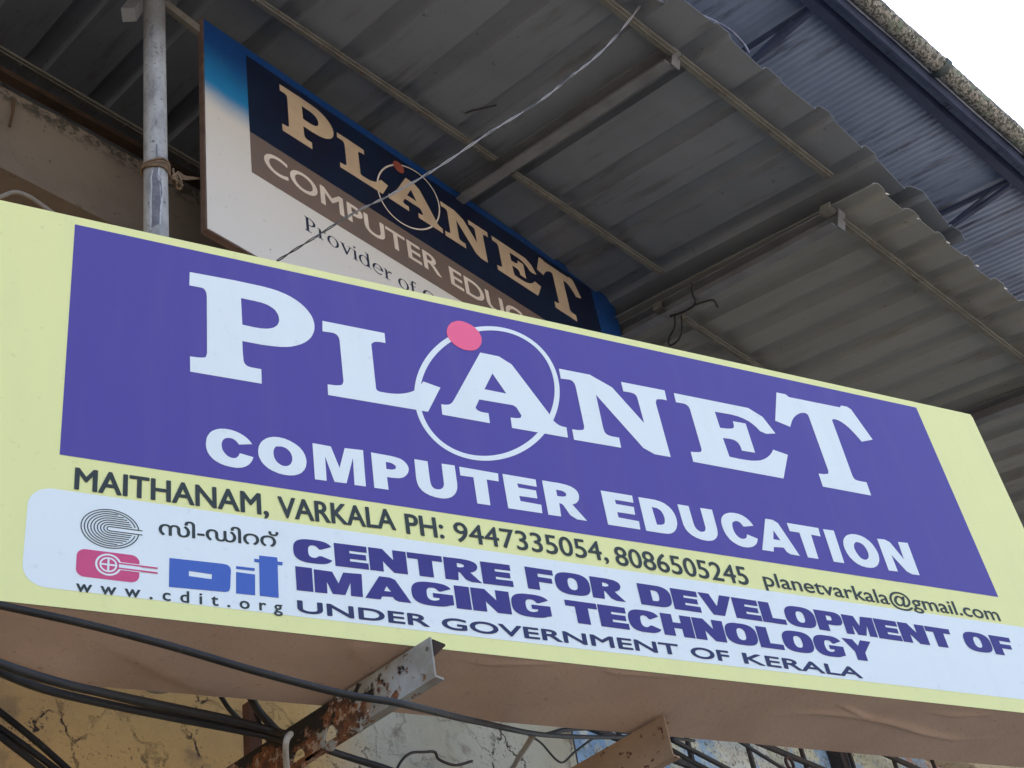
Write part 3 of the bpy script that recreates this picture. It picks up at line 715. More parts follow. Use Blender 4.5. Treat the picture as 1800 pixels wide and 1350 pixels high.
bot = p1 - d_ * ((p1[2] - 3.46) / d_[2]); top = p0 + d_ * 0.32
pole = thing('steel_pole', 'grey galvanised steel pole rising behind the main sign, left of the older one', 'pole', bot)
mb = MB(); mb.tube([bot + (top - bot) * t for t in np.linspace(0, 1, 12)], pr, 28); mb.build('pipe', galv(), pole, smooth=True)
mb = MB()   # long drip of old paint down the front of the pipe
pv = nrm((CAM - p1) * np.array([1, 1, 0])); ps = np.array([-pv[1], pv[0], 0])
def on_pole(u, v, out=1.006):
    zc = PY(u, v, PYY)[2]; c = p1 + d_ * ((zc - p1[2]) / d_[2])
    q = PY(u, v, PYY); ofs = max(-.9, min(.9, ((q - c) @ nrm(np.cross(pv, (0, 0, 1)))) / pr))
    ang = math.asin(ofs); sdv = nrm(np.cross(pv, (0, 0, 1)))
    return c + (pv * math.cos(ang) + sdv * math.sin(ang)) * pr * out
DRIP = ([(274, 270), (273, 300), (270, 312), (267, 322), (268, 340), (266.5, 362), (267, 388), (266, 412)], [(276, 270), (277, 300), (278, 312), (277, 325), (283, 338), (285, 358), (281, 384), (280, 412)])
for nm, ex, outr, m_ in (('drip_rim', 2.6, 1.004, simple('pale_drip_rim', (0.42, 0.44, 0.47), (0.3, 0.31, 0.34), 50, rough=0.6)), ('paint_drip', 0, 1.008, simple('grey_drip', (0.10, 0.10, 0.125), (0.15, 0.15, 0.175), 40, rough=0.6))):
    mb = MB(); vv = []; rows = list(zip(*DRIP))
    if ex: rows = rows[2:]
    for l, r in rows:
        for t in np.linspace(0, 1, 5): vv.append(on_pole(l[0] - ex + (r[0] - l[0] + 2 * ex) * t, l[1] + (r[1] - l[1]) * t, outr))
    mb.add(vv, [(i * 5 + j, i * 5 + j + 1, i * 5 + j + 6, i * 5 + j + 5) for i in range(len(rows) - 1) for j in range(4)])
    mb.build(nm, m_, pole, True)
mb = MB()
c_ = p1 + d_ * ((PY(273, 300, PYY)[2] - p1[2]) / d_[2])
for k in range(4):
    ph = k * 0.6; cz = c_ + np.array([0, 0, (k - 1.5) * 0.009])
    mb.tube([cz + np.array([math.cos(t) * (pr + .006), math.sin(t) * (pr + .006), 0.012 * math.sin(t + ph) + 0.004 * math.sin(3 * t)]) for t in np.linspace(0, 2 * math.pi, 33)], 0.0042, 6)
kn = c_ + np.array([pr + 0.03, -0.02, -0.01])
for k in range(5):
    a = random.random() * 6
    mb.tube([kn + 0.024 * np.array([math.cos(a + t), 0.6 * math.sin(a + 1.3 * t), math.sin(a * 2 + t)]) for t in np.linspace(0, 5.5, 22)], 0.0042, 6)
for k, dz in enumerate((0, 5, -4)):
    mb.tube(spline([kn, PY(312, 306 + dz, 2.80), PY(325, 312 + dz * .6, 2.90), PY(340, 313 + dz * .3, 3.0), PY(352, 314, 3.045)]), 0.004 - 0.0005 * k, 6)
tag(mb.build('binding_wire', simple('rusty_tie_wire', (0.17, 0.115, 0.07), (0.09, 0.06, 0.04), 60, rough=0.7), None, True),
    'twisted rusty wire binding the older sign to the grey pole', 'wire')

# ------------------------------------------------------------------ tin canopies
RD1 = nrm(ray(4700, 2850)); RD2 = nrm(ray(-1289, 1902)); RD2 = nrm(RD2 - (RD2 @ RD1) * RD1)
r_ = ray(357, 45); RP = CAM + r_ * (3.15 / r_[1])
CA = Frame(RP, RD1, RD2)                          # n points up
CB = Frame(RP - CA.n * 0.12, RD1, RD2)
def tin(name, c1, c2, stain, strong=0.6):
    m, nt, b = new_mat(name)
    # stretched along the slope so runs follow the ribs
    v = coords(nt, (1, 1, 1)); rotv = nt.nodes.new('ShaderNodeVectorRotate'); rotv.rotation_type = 'Z_AXIS'
    rotv.inputs['Angle'].default_value = -math.atan2(RD2[0], RD2[1]) * -1
    nt.links.new(v, rotv.inputs['Vector'])
    mp = nt.nodes.new('ShaderNodeMapping'); mp.inputs['Scale'].default_value = (5.0, 0.6, 0.6)
    nt.links.new(rotv.outputs[0], mp.inputs['Vector'])
    c = mix(nt, ramp(nt, noise(nt, v, 1.3, 5), 0.35, 0.65), c1, c2)
    c = mix(nt, mathn(nt, 'MULTIPLY', ramp(nt, noise(nt, mp.outputs[0], 2.6, 7, .65), 0.52, 0.72), strong), c, stain)
    c = mix(nt, mathn(nt, 'MULTIPLY', ramp(nt, noise(nt, v, 26, 4), 0.66, 0.74), 0.6), c, tuple(x * .4 for x in stain))
    nt.links.new(c, b.inputs['Base Color']); b.inputs['Roughness'].default_value = 0.5
    b.inputs['Specular IOR Level'].default_value = 0.4
    bump(nt, b, noise(nt, v, 2.2, 3), 0.10, 0.03)
    return m
TIN = tin('grey_painted_tin', (0.175, 0.19, 0.215), (0.14, 0.152, 0.175), (0.075, 0.07, 0.07))
PURL = simple('primed_angle_iron', (0.175, 0.168, 0.15), (0.12, 0.113, 0.10), 9, rough=0.6, fine=((0.12, 0.07, 0.04), 40, 0.60, 0.70))
RAFT = simple('grey_channel_iron', (0.17, 0.175, 0.19), (0.125, 0.127, 0.14), 6, rough=0.5, fine=((0.12, 0.085, 0.06), 45, 0.62, 0.72))
def ribbed(fr, a0, a1, b0, b1, pitch, pan, hgt, phase=0.0, jag=0.012, nb=10, slope=0.16):
    """profile across a: flat pan (low), rib (high); rows along b"""
    xs = []; a = a0 - ((a0 - phase) % pitch)
    while a < a1 + pitch:
        r_w = pitch * (1 - pan)
        for da, h in ((0, 0), (pitch * pan, 0), (pitch * pan + r_w * slope * .5, hgt * .55), (pitch * pan + r_w * slope, hgt * .9), (pitch * pan + r_w * (slope + .12), hgt), (pitch - r_w * (slope + .12), hgt), (pitch - r_w * slope, hgt * .9), (pitch - r_w * slope * .5, hgt * .55)):
            xs.append((a + da, h))
        a += pitch
    xs = [x for x in xs if a0 <= x[0] <= a1]
    v = []; f = []
    for j in range(nb + 1):
        for i, (x, h) in enumerate(xs):
            bb = b0 + (b1 - b0) * j / nb
            if j == 0: bb += jag * (math.sin(x * 7.3) + math.sin(x * 19.1 + 2)) * .5 + jag * .5 * (random.random() - .5)
            v.append(fr.w(x, bb, h + 0.006 * math.sin(bb * 2.1 + x) * (0 if j == 0 else 1)))
    nx = len(xs)
    for j in range(nb):
        for i in range(nx - 1): f.append((j * nx + i, j * nx + i + 1, (j + 1) * nx + i + 1, (j + 1) * nx + i))
    return v, f
def sheet(name, v, f, mat, parent):
    o = link_mesh(name, v, f, mat, parent)
    md = o.modifiers.new('thickness', 'SOLIDIFY'); md.thickness = 0.0025; md.offset = 1
    return o
def angle(fr, a0, b0, a1, b1, n, w=0.046, h=0.045, t=0.005, side=-1):
    """angle iron hung under the sheet: level flange at the bottom, upright web"""
    mb = MB(); p = fr.w(a0, b0); q = fr.w(a1, b1); d = nrm(q - p); s = np.cross(fr.n, d) * side
    def prism(c):
        mb.hexa([p + s * x + fr.n * y for x, y in c] + [q + s * x + fr.n * y for x, y in c])
    prism([(0, n - h), (w, n - h), (w, n - h + t), (0, n - h + t)])
    prism([(0, n - h + t), (t, n - h + t), (t, n), (0, n)])
    ln = np.linalg.norm(q - p); k = 0.2
    while k < ln - .05:
        c = p + d * (k + 0.05 * math.sin(k * 7)) + s * (w * .3); mb.tube([c + fr.n * (n - h - .009), c + fr.n * (n - h + .001)], 0.0055, 6); k += 0.47
    prism([(w * .55, n - h - 0.0055), (w * .55 + .0035, n - h - 0.0055), (w * .55 + .0035, n - h - 0.0003), (w * .55, n - h - 0.0003)])
    return mb
grpP = None
canA = thing('tin_canopy', 'grey tin lean-to canopy with wide flat pans above the older sign', 'canopy', CA.w(0.5, 0.5))
v, f = ribbed(CA, -11.0, 3.42, -1.742, 1.62, 0.345, 0.66, 0.034, phase=1.91 - 0.345 * .66, jag=0.02, nb=14)  # left run, out of view, extended to block sky light
for i, p in enumerate(v):
    e = (p - CA.o) @ RD1 - 2.75
    if e > 0: v[i] = p - CA.n * (0.085 * e + 0.014 * math.sin(17 * e) * math.sin(5 * (p @ RD2))) + RD2 * 0.02 * math.sin(13 * e)
sheet('roofing_sheet', v, f, TIN, canA)
for b_, a0, a1 in ((0.885, -11, 2.6), (-0.352, -11, 1.475), (-0.347, 1.60, 2.665), (-1.507, -11, 1.545), (-1.507, 1.575, 2.62)):
    angle(CA, a0, b_, a1, b_, -0.004).build('purlin', PURL, canA)
# rafter of the first canopy: channel iron from the front purlin back under the sheet
mb = MB(); ra0 = CA.ab(1182, 95, -0.05); 
def channel(fr, p, q, n0, n1, w=0.05, t=0.006, lip=1):
    mb = MB(); P = fr.w(*p); Q = fr.w(*q); d = nrm(Q - P); s = np.cross(fr.n, d)
    def prism(c): mb.hexa([P + s * x + fr.n * y for x, y in c] + [Q + s * x + fr.n * y for x, y in c])
    prism([(-t / 2, n0), (t / 2, n0), (t / 2, n1), (-t / 2, n1)])
    prism([(t / 2, n0), (t / 2 + w * lip, n0), (t / 2 + w * lip, n0 + t), (t / 2, n0 + t)])
    prism([(t / 2, n1 - t), (t / 2 + w * lip, n1 - t), (t / 2 + w * lip, n1), (t / 2, n1)])
    return mb
print('rafter1', CA.ab(1182, 95), CA.ab(813, 333), 'r2', CB.ab(1475, 378), CB.ab(1095, 592))
mb = channel(CA, (1.562, -1.515), (1.535, 1.5), -0.105, -0.006, 0.05, 0.006, 1); mb.build('rafter', RAFT, canA)
mb = MB(); e_ = CA.w(1.56, -1.53, -0.055)
mb.fbox(Frame(CA.w(1.56, -1.523, -0.06), RD1, CA.n), -0.02, 0.03, -0.05, 0.055, 0.0, 0.006); mb.build('end_plate', RAFT, canA)

canB = thing('tin_canopy', 'lower grey tin canopy with narrow ribs at the right, above the purple sign', 'canopy', CB.w(4.0, 0.5))
TIN2 = tin('dusty_grey_tin', (0.235, 0.24, 0.23), (0.20, 0.203, 0.195), (0.15, 0.122, 0.095))
v, f = ribbed(CB, 2.62, 9.0, -1.70, 1.75, 0.2405, 0.52, 0.026, phase=2.84, jag=0.014, slope=.24)
sheet('roofing_sheet', v, f, TIN2, canB)
for b_, a0, a1 in ((-1.432, 2.80, 4.62), (-1.432, 4.74, 9.0), (-0.268, 2.93, 4.66), (-0.268, 4.78, 9.0), (0.95, 2.9, 9.0)):
    angle(CB, a0, b_, a1, b_, -0.004).build('purlin', PURL, canB)
for p, q in (((2.785, -1.455), (2.87, 1.6)), ((4.67, -1.45), (4.75, 1.6))):
    o = channel(CB, p, q, -0.105, -0.006, 0.05, 0.006, 1).build('rafter', RAFT, canB)
    mb = MB(); mb.fbox(Frame(CB.w(p[0], p[1] - 0.008, -0.055), RD1, CB.n), -0.022, 0.03, -0.055, 0.055, 0.0, 0.006); mb.build('end_plate', RAFT, o)
GLINT = simple('white_glint', (0.6, 0.6, 0.56), (0.4, 0.4, 0.37), 30, rough=0.9)  # pale beads standing in for glints of light along the eave
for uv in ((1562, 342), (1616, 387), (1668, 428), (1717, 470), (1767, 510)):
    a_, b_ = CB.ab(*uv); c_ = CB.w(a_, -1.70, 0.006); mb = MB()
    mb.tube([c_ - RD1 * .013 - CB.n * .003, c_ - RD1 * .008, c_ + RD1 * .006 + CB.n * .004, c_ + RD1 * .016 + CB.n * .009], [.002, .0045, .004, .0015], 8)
    mb.build('glint_blob', GLINT, canB, True)
for pp in ((1450, 352), (1156, 525)):   # welded cleats on the rafter
    a_, b_ = CB.ab(*pp); mb = MB(); fr = Frame(CB.w(a_, b_, -0.045), RD2, CB.n)
    mb.fbox(fr, -0.03, 0.03, -0.022, 0.022, 0.0, 0.004); mb.fbox(fr, -0.03, 0.03, -0.022, -0.018, 0.004, 0.045)
    mb.build('cleat', PURL, canB)
# short hanger from the canopy to the older sign, and a short angle stub beside the pole
mb = MB(); mb.bar(PY(290, 8, 3.12), PY(360, 62, 3.02), 0.03, 0.035); tag(mb.build('steel_strut', PURL), 'short steel strut running from the pole to the top corner of the older sign', 'strut')
mb = MB(); mb.bar(PY(250, -6, 3.2), PY(226, 26, 3.0), 0.055, 0.055); tag(mb.build('angle_stub', RAFT), 'short grey steel stub beside the top of the pole', 'steel stub')

# ------------------------------------------------------------------ upper roof of the building
r_ = ray(1630, 135); UP = CAM + r_ * ((9.2 - CAM[2]) / r_[2])
UF = Frame(UP, RD1, RD2)
up = thing('corrugated_roof', 'high blue-grey corrugated roof with trusses and a lichened gutter at the top right', 'roof', UF.w(0, 1))
UTIN = tin('blue_grey_corrugated', (0.205, 0.26, 0.38), (0.165, 0.21, 0.32), (0.05, 0.055, 0.085), 0.9)
UFR = simple('blue_steel_paint', (0.045, 0.06, 0.115), (0.03, 0.04, 0.08), 6, rough=0.55)
v = []; f = []; NX = 2000; NB = 6; A0, A1 = -9.0, 9.5
for j in range(NB + 1):
    for i in range(NX + 1):
        a = A0 + (A1 - A0) * i / NX
        v.append(UF.w(a, -0.02 + 5.2 * j / NB, 0.0026 * math.sin(a * 2 * math.pi / 0.056)))
for j in range(NB):
    for i in range(NX): p = j * (NX + 1) + i; f.append((p, p + 1, p + NX + 2, p + NX + 1))
o = link_mesh('roofing_sheet', v, f, UTIN, up, True)
md = o.modifiers.new('thickness', 'SOLIDIFY'); md.thickness = 0.003; md.offset = 1
mb = MB(); mb.fbox(UF, A0, A1, -0.066, -0.0565, -0.02, 0.012); mb.build('gutter_lip', simple('pale_lip', (0.30, 0.32, 0.38), (0.2, 0.22, 0.27), 12, rough=0.5), up)
mb = MB(); mb.fbox(UF, A0, A1, 0.08, 0.15, -0.09, -0.012); mb.build('eave_beam', UFR, up)
mb = MB(); mb.fbox(UF, A0, A1, -0.055, -0.03, -0.13, 0.03); mb.build('fascia_board', UFR, up)
# joist ends nailed under the sheet next to the fascia
# half-round gutter with lichen
def lichen():
    m, nt, b = new_mat('lichened_gutter'); v = coords(nt)
    c = mix(nt, ramp(nt, noise(nt, v, 40, 5, .8), 0.45, 0.53), (0.30, 0.29, 0.27), (0.06, 0.065, 0.055))
    c = mix(nt, ramp(nt, noise(nt, v, 9, 4), 0.53, 0.62), c, (0.16, 0.20, 0.15))
    c = mix(nt, ramp(nt, noise(nt, v, 55, 3), 0.6, 0.7), c, (0.5, 0.47, 0.44))
    nt.links.new(c, b.inputs['Base Color']); b.inputs['Roughness'].default_value = 0.95
    bump(nt, b, noise(nt, v, 40, 6), 0.9, 0.02); return m
GR = 0.068
def gutter(a0, a1, r, n=15, t=0.006, wob=0.0, lump=0.0):
    vv = []; ff = []; na = max(2, int((a1 - a0) / 0.03))
    gc = (-0.058 - GR - 0.004, -0.005)
    for i in range(na + 1):
        a = a0 + (a1 - a0) * i / na; w_ = wob * (math.sin(a * 3.1) + math.sin(a * 7.7)) * .5
        for rr in (r, r - t):
            for k in range(n):
                t_ = math.pi + math.pi * k / (n - 1)
                vv.append(UF.w(a, gc[0] + (rr + (random.random() ** 2 * lump if rr == r else 0)) * math.cos(t_) + w_, gc[1] + (rr + (random.random() ** 2 * lump if rr == r else 0)) * math.sin(t_) + w_))
    m = 2 * n
    for i in range(na):
        for k in range(n - 1):
            p = i * m + k; ff.append((p, p + m, p + m + 1, p + 1))
            p += n; ff.append((p, p + 1, p + m + 1, p + m))
        for k in (0, n - 1):
            p = i * m + k; ff.append((p, p + n, p + n + m, p + m) if k == 0 else (p, p + m, p + n + m, p + n))
    return vv, ff
mb = MB(); mb.tube([UF.w(a, -0.068 + 0.003 * math.sin(a * 5), -0.048 + 0.002 * math.sin(a * 9)) for a in np.arange(A0, A1, 0.15)], 0.0085, 8)
mb.build('gutter_rim', simple('pale_rim', (0.36, 0.38, 0.44), (0.22, 0.24, 0.30), 14, rough=0.5), up, True)
vv, ff = gutter(A0, A1, GR, wob=0.006, lump=0.006); gut = link_mesh('gutter', vv, ff, lichen(), up, True)
for uv in ((1645, 118), (1800, 265)):
    a_ = UF.ab(*uv)[0]; vv, ff = gutter(a_ - 0.03, a_ + 0.03, GR + 0.014, t=0.012)
    link_mesh('gutter_clamp', vv, ff, simple('dark_clamp', (0.03, 0.045, 0.05), (0.06, 0.08, 0.08), 20, rough=0.6), gut, True)
print('truss', UF.ab(1378, 41), UF.ab(1356, 32), UF.ab(1710, 345), UF.ab(1688, 334), UF.ab(1785, 308))
for at_ in (UF.ab(1378, 41)[0] - 0.02, UF.ab(1710, 345)[0] - 0.02):
    mb = MB()
    mb.bar(UF.w(at_, 0.17, -0.04), UF.w(at_, 5.0, -0.04), 0.03, 0.03, UF.n)
    low = lambda b: -0.09 - 0.30 * min(1, (b - .17) / 1.3)
    mb.bar(UF.w(at_, 0.17, low(.17)), UF.w(at_, 1.47, low(1.47)), 0.034, 0.034, UF.n)
    mb.bar(UF.w(at_, 1.47, low(1.47)), UF.w(at_, 5.0, low(5)), 0.034, 0.034, UF.n)
    ks = [0.3, 0.85, 1.4, 1.95, 2.5, 3.05, 3.6, 4.15, 4.7]
    for k, bb in enumerate(ks[:-1]):
        if k: mb.bar(UF.w(at_, bb, low(bb) + .015), UF.w(at_, bb, -0.055), 0.02, 0.02, UF.b)
        mb.bar(UF.w(at_, bb + 0.02, -0.055), UF.w(at_, ks[k + 1] - .02, low(ks[k + 1]) + .015), 0.018, 0.018, UF.n)
    mb.build('truss', UFR, up)
mb = MB()
for k, b_ in enumerate((1.15, 2.3, 3.5)): mb.bar(UF.w(A0, b_, -0.03), UF.w(A1, b_, -0.03), 0.04, 0.03, UF.n)
mb.build('roof_batten', UFR, up)

# ------------------------------------------------------------------ sign brackets
def rusty():
    m, nt, b = new_mat('rusting_painted_channel'); v = coords(nt)
    sep = nt.nodes.new('ShaderNodeSeparateXYZ'); nt.links.new(v, sep.inputs[0])
    y = sep.outputs['Y']                                      # corrosion worst towards the wall end
    paint = mix(nt, ramp(nt, noise(nt, v, 9, 5), 0.35, 0.65), (0.33, 0.345, 0.34), (0.23, 0.215, 0.185))
    paint = mix(nt, ramp(nt, noise(nt, v, 26, 5, .7), 0.60, 0.66), paint, (0.16, 0.075, 0.03))
    rc = mix(nt, ramp(nt, noise(nt, v, 30, 6, .7), 0.38, 0.6), (0.235, 0.085, 0.03), (0.075, 0.032, 0.018))
    rc = mix(nt, ramp(nt, noise(nt, v, 34, 5, .75), 0.53, 0.58), rc, (0.36, 0.25, 0.18))
    zz = mathn(nt, 'MULTIPLY', mathn(nt, 'SUBTRACT', sep.outputs['Z'], 0.055), 2.6)
    rc = mix(nt, ramp(nt, mathn(nt, 'ADD', noise(nt, v, 9, 5, .65), zz), 0.50, 0.54), rc, (0.014, 0.011, 0.010))
    lvl = mathn(nt, 'ADD', noise(nt, v, 11, 6, .7), mathn(nt, 'MULTIPLY', mathn(nt, 'ADD', y, 1.60), 0.6))
    c = mix(nt, ramp(nt, lvl, 0.575, 0.605), paint, rc)
    nt.links.new(c, b.inputs['Base Color']); b.inputs['Roughness'].default_value = 0.85
    bump(nt, b, mathn(nt, 'MULTIPLY', noise(nt, v, 35, 6, .7), ramp(nt, lvl, 0.58, 0.68)), 0.8, 0.012)
    return m
def bracket(name, label, tip_uv, zt, hgt, mat, holes, y1, dx=0.0, wid=0.05):
    tip = PZ(*tip_uv, zt)
    br = thing(name, label, 'bracket', (tip[0] + dx, y1, zt - hgt), 'steel brackets under the main sign')
    ln = y1 - tip[1]
    fr = Frame((tip[0], tip[1], zt - hgt), (dx / ln, 1, 0), (0, 0, 1))     # a: towards the wall, b: up, n: +X side
    cs = [[np.array(p) for p in ((0, 0), (ln, 0), (ln, hgt), (0, hgt))]] + [ell(fr.ab(*h[0])[0], fr.ab(*h[0])[1], h[1], h[2], 18) for h in holes]
    t = 0.006; v, f = fill2d(cs, t / 2)
    link_mesh('channel_web', [fr.w(p[0], p[1], p[2]) for p in v], f, mat, br)
    mb = MB(); mb.fbox(fr, -0.003, ln, -0.007, -0.0008, -0.004, wid * .5)
    mb.fbox(fr, 0.012, ln, hgt - t, hgt - 0.0006, t / 2, wid * .8)
    mb.build('channel_flange', mat, br)
    if not holes: return br, fr
    mb = MB(); mb.hexa([fr.w(a, b, n) for a in (-0.002, 0.003) for b, n in ((hgt - .005, t / 2 + .001), (hgt - .005, wid * .95), (hgt - .010, wid * .95), (hgt - .052, t / 2 + .001))])  # dark plate standing in for the shaded hollow at the channel's open end
    mb.build('end_shade', HOLLOW, br)
    return br, fr
zt = S0[2] - 0.008
RUST = rusty(); HOLLOW = simple('hollow_shade', (0.035, 0.018, 0.013), (0.02, 0.012, 0.01), 25, rough=0.9)
br1, f1 = bracket('sign_bracket', 'rust-eaten channel bracket with flaking grey paint under the left half of the sign', (757, 1120), zt, 0.105, RUST,
                  [((582, 1297), 0.022, 0.036), ((526, 1338), 0.026, 0.034), ((648, 1240), 0.012, 0.018), ((632, 1278), 0.007, 0.011), ((752, 1142), 0.006, 0.007)], LY)
BRK2 = simple('brown_painted_channel', (0.33, 0.235, 0.165), (0.25, 0.175, 0.12), 6, rough=0.75, fine=((0.08, 0.03, 0.02), 40, 0.6, 0.68), bmp=0.3)
br2, f2 = bracket('sign_bracket', 'brown painted channel bracket at the right, beside the window grille', (1167, 1258), zt - 0.004, 0.118, BRK2, [], LY, dx=0.04)

# ------------------------------------------------------------------ cables
def cable(name, label, pts, r, mat, cat='cable', group=None, n=8, seg=8):
    mb = MB(); mb.tube(spline([PY(*p) for p in pts], n), r, seg)
    return tag(mb.build(name, mat, None, True), label, cat, group)
RUB = STEEL_BLACK
cable('black_cable', 'long thick black cable slung under the main sign and across the rusty bracket',
      [(-60, 1050, 2.3), (0, 1064, 2.25), (150, 1097, 2.15), (300, 1136, 2.05), (450, 1180, 1.98), (600, 1219, 1.92), (690, 1234, 1.90), (740, 1245, 1.93), (800, 1260, 2.02), (850, 1271, 2.15), (950, 1291, 2.5), (1050, 1296, 3.0), (1150, 1295, 3.4), (1220, 1302, 3.7)], 0.0085, RUB)
cable('black_cable', 'upper black cable of the pair running beneath the left end of the main sign',
      [(-60, 1140, 2.36), (0, 1167, 2.38), (100, 1199, 2.42), (200, 1222, 2.47), (300, 1243, 2.52), (400, 1264, 2.56), (470, 1282, 2.55), (505, 1292, 2.5)], 0.0105, RUB)
cable('black_cable', 'lower black cable of the pair, sagging over the cracked ochre wall',
      [(-60, 1150, 2.40), (0, 1181, 2.43), (80, 1212, 2.48), (180, 1236, 2.53), (300, 1261, 2.58), (400, 1280, 2.6), (470, 1294, 2.57), (505, 1302, 2.5)], 0.010, RUB)
cable('black_cable', 'third black cable joining the pair near the rusty bracket',
      [(150, 1213, 2.6), (220, 1230, 2.62), (320, 1254, 2.64), (430, 1281, 2.62), (503, 1297, 2.54)], 0.008, RUB)
for i, (l, a, b_, c) in enumerate((('topmost of three steep black cables at the lower left corner', (-40, 1220), (60, 1300), (150, 1380)),
                                   ('middle of three steep black cables at the lower left corner', (-40, 1252), (50, 1316), (140, 1384)),
                                   ('lowest of three steep black cables at the lower left corner', (-40, 1264), (36, 1322), (110, 1380)))):
    cable('black_cable', l, [(*a, 3.2), (*b_, 3.2), (*c, 3.2)], 0.0095, RUB)
cable('black_cable', 'black cable dropping behind the rusty bracket at the bottom edge', [(470, 1290, 3.3), (520, 1300, 3.35), (610, 1330, 3.4), (680, 1352, 3.4), (740, 1375, 3.4)], 0.013, RUB)
cable('black_strap', 'black strap hanging from the sign box to the cables', [(441, 1226, 2.75), (455, 1250, 2.78), (480, 1278, 2.8), (500, 1296, 2.82)], 0.012, RUB, 'strap')
cable('black_strap', 'thin black strap left of the thicker one, below the sign box', [(388, 1224, 2.8), (402, 1245, 2.82), (420, 1264, 2.85), (437, 1280, 2.88)], 0.007, RUB, 'strap')
cable('black_strap', 'thin black strap dropping past the wall fitting beside the rusty bracket', [(449, 1252, 2.85), (462, 1285, 2.86), (478, 1312, 2.86), (484, 1330, 2.86)], 0.007, RUB, 'strap')
GRW = simple('pale_grey_sheath', (0.36, 0.33, 0.29), (0.25, 0.22, 0.2), 30, rough=0.6)
cable('grey_cable', 'pale grey cable tie hooked over the rusty bracket', [(511, 1290, 2.42), (504, 1300, 2.40), (502, 1320, 2.42), (504, 1352, 2.46), (505, 1380, 2.5)], 0.008, GRW)
cable('grey_cable', 'grey cable leaving the long black one towards the wall', [(938, 1291, 2.7), (925, 1312, 3.0), (908, 1338, 3.3), (890, 1375, 3.5)], 0.010, GRW)
cable('black_cable', 'doubled black cable above the window at the right bracket', [(960, 1292, 2.85), (1000, 1282, 3.0), (1060, 1281, 3.2), (1120, 1291, 3.4), (1190, 1300, 3.6)], 0.009, RUB)
cable('black_cable', 'thin black cable crossing the window from the sign corner', [(1270, 1285, 3.2), (1320, 1316, 3.2), (1372, 1348, 3.2), (1420, 1376, 3.2)], 0.009, RUB)
cable('black_cable', 'upper of two slanting black cables beside the brown bracket', [(1180, 1300, 3.3), (1215, 1318, 3.3), (1280, 1352, 3.3), (1330, 1378, 3.3)], 0.012, RUB)
cable('black_cable', 'lower of two slanting black cables beside the brown bracket', [(1180, 1318, 3.35), (1215, 1338, 3.35), (1260, 1362, 3.35), (1300, 1385, 3.35)], 0.012, RUB)
mb = MB(); c_ = PY(1388, 1342, 3.4)
mb.tube([c_ + 0.034 * np.array([math.cos(t), 0, math.sin(t)]) for t in np.linspace(0, 2 * math.pi, 25)], 0.009, 8)
tag(mb.build('iron_ring', simple('red_brown_iron', (0.06, 0.022, 0.018), (0.03, 0.015, 0.012), 30, rough=0.7), None, True), 'small dark red iron ring hanging before the window', 'ring')
cable('dark_wire', 'thin curling dark wire over the pale wall', [(690, 1372, 3.66), (704, 1340, 3.66), (722, 1324, 3.66), (745, 1322, 3.66), (764, 1322, 3.66), (772, 1335, 3.66), (800, 1345, 3.66), (830, 1338, 3.66)], 0.006, simple('brown_wire', (0.04, 0.022, 0.018), None, 20), 'wire')
cable('dark_wire', 'thin dark wire running from the cable bend to the brown bracket', [(922, 1288, 3.4), (950, 1305, 3.5), (985, 1340, 3.55), (1010, 1322, 3.55), (1040, 1300, 3.55), (1065, 1290, 3.55)], 0.005, RUB, 'wire')
# twisted lead from the canopy down behind the main sign
def wirem():
    m, nt, b = new_mat('pale_to_dark_wire'); v = coords(nt)
    sep = nt.nodes.new('ShaderNodeSeparateXYZ'); nt.links.new(v, sep.inputs[0])
    c = mix(nt, ramp(nt, mathn(nt, 'ADD', sep.outputs['X'], mathn(nt, 'MULTIPLY', noise(nt, v, 4, 3), 0.5)), 2.55, 2.85), (0.02, 0.018, 0.018), (0.25, 0.25, 0.265))  # darker towards the lower end
    c = mix(nt, ramp(nt, noise(nt, v, 9, 3), 0.5, 0.62), c, (0.07, 0.07, 0.075))
    nt.links.new(c, b.inputs['Base Color']); b.inputs['Roughness'].default_value = 0.5; return m
WIREM = wirem()
mb = MB(); base = spline([PY(*p) for p in ((1150, -25, 1.5), (1112, 28, 1.56), (1050, 97, 1.66), (995, 142, 1.76), (935, 186, 1.86), (850, 241, 1.98), (760, 299, 2.12), (690, 342, 2.22), (620, 374, 2.32), (545, 424, 2.42), (480, 462, 2.52), (440, 490, 2.6))], 14)
for s_ in (0, math.pi):
    mb.tube([p + 0.0034 * np.array([math.cos(i * .55 + s_), math.sin(i * .55 + s_), 0.6 * math.sin(i * .55 + s_)]) + 0.004 * np.array([0, 0, math.sin(i * .21)]) for i, p in enumerate(base)], 0.0023, 6)
tag(mb.build('twisted_wire', WIREM, None, True), 'pale twisted wire strung from the canopy down across the older sign', 'wire')
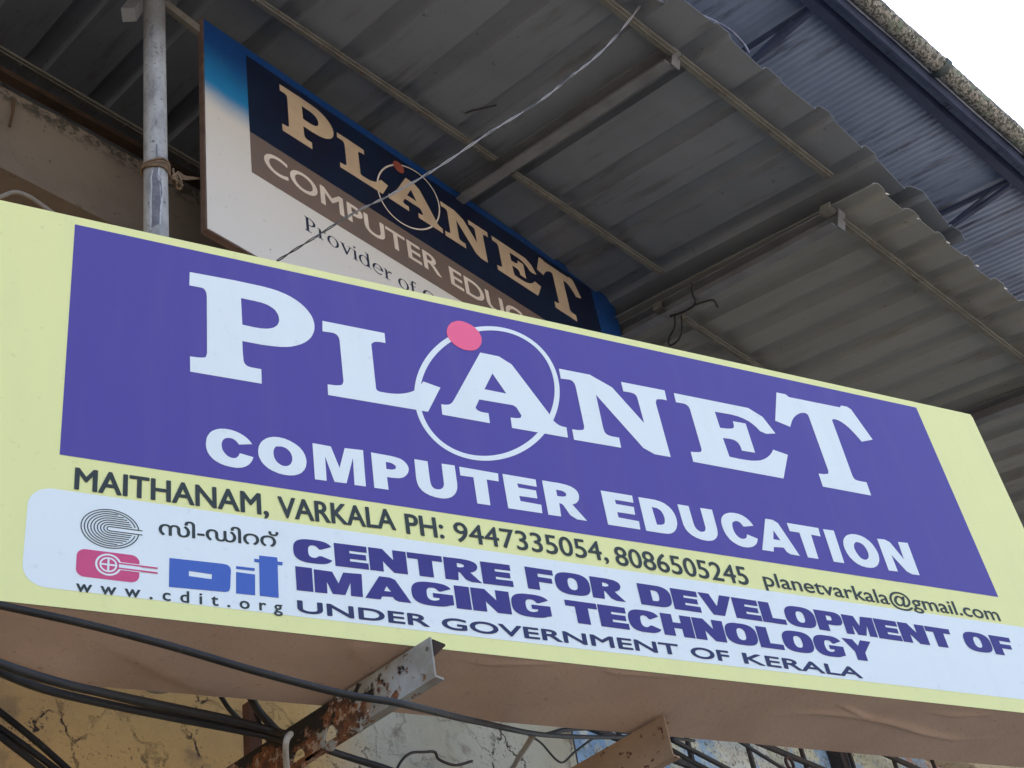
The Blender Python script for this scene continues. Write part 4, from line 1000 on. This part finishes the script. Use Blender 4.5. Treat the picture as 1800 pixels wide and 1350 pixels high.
cable('roof_wire', 'blue-white wire looping over the edge of the tin canopy', [(1130, -30, 1.45), (1150, -4, 1.45), (1200, 14, 1.42), (1245, 32, 1.38), (1282, 52, 1.34), (1306, 76, 1.34), (1316, 92, 1.38)], 0.006, simple('blue_white_wire', (0.2, 0.215, 0.30), (0.05, 0.055, 0.1), 8, rough=0.5), 'wire')
def bcab(name, label, pts, r):
    mb = MB(); mb.tube(spline([CB.at(u, v, n) for u, v, n in pts], 8), r, 7)
    return tag(mb.build(name, RUB, None, True), label, 'wire')
bcab('black_wire', 'black wire end curling off the rafter above the purple sign', [(1216, 498, -.09), (1217, 515, -.11), (1222, 534, -.12), (1200, 549, -.115), (1178, 556, -.11)], 0.006)
bcab('black_wire', 'short black wire tail pointing right off the rafter above the sign', [(1222, 536, -.12), (1240, 530, -.12), (1254, 528, -.12), (1262, 540, -.12)], 0.006)
bcab('black_wire', 'black wire loop hanging from the rafter just above the purple sign', [(1186, 555, -.11), (1186, 575, -.14), (1176, 595, -.17), (1178, 607, -.18), (1192, 598, -.17), (1199, 580, -.14), (1198, 556, -.11)], 0.0055)
mb = MB(); mb.tube(spline([CA.at(u, v_, -.006) for u, v_ in ((818, 199), (832, 194), (842, 192), (858, 188), (872, 185))]), 0.004, 6)
tag(mb.build('dry_twig', simple('dry_twig_bark', (0.03, 0.025, 0.022), None, 20), None, True), 'thin dark twig caught under the tin canopy beside the pale wire', 'twig')
cable('grey_conduit', 'bent grey conduit showing over the left end of the main sign', [(-30, 352, 3.3), (0, 346, 3.3), (25, 338, 3.28), (48, 344, 3.26), (70, 358, 3.24), (95, 376, 3.22)], 0.009, simple('conduit_grey', (0.2, 0.18, 0.16), None, 10, rough=0.6), 'conduit')
# rusty wall fitting between the cables
mb = MB(); q_ = PY(444, 1300, 3.2); mb.bar(q_ + np.array([0, 0, .12]), q_ + np.array([0, 0, -.3]), 0.05, 0.03, (0, 1, 0)); mb.bar(q_ + np.array([-.06, 0, -.14]), q_ + np.array([.1, 0, -.14]), .03, .05)
tag(mb.build('wall_fitting', simple('rust_fitting', (0.13, 0.06, 0.035), (0.07, 0.035, 0.022), 12, rough=0.85), None), 'small rusty iron fitting beside the rust-eaten bracket', 'fitting')

for o in list(bpy.data.objects):
    if '_o' in o: del o['_o']
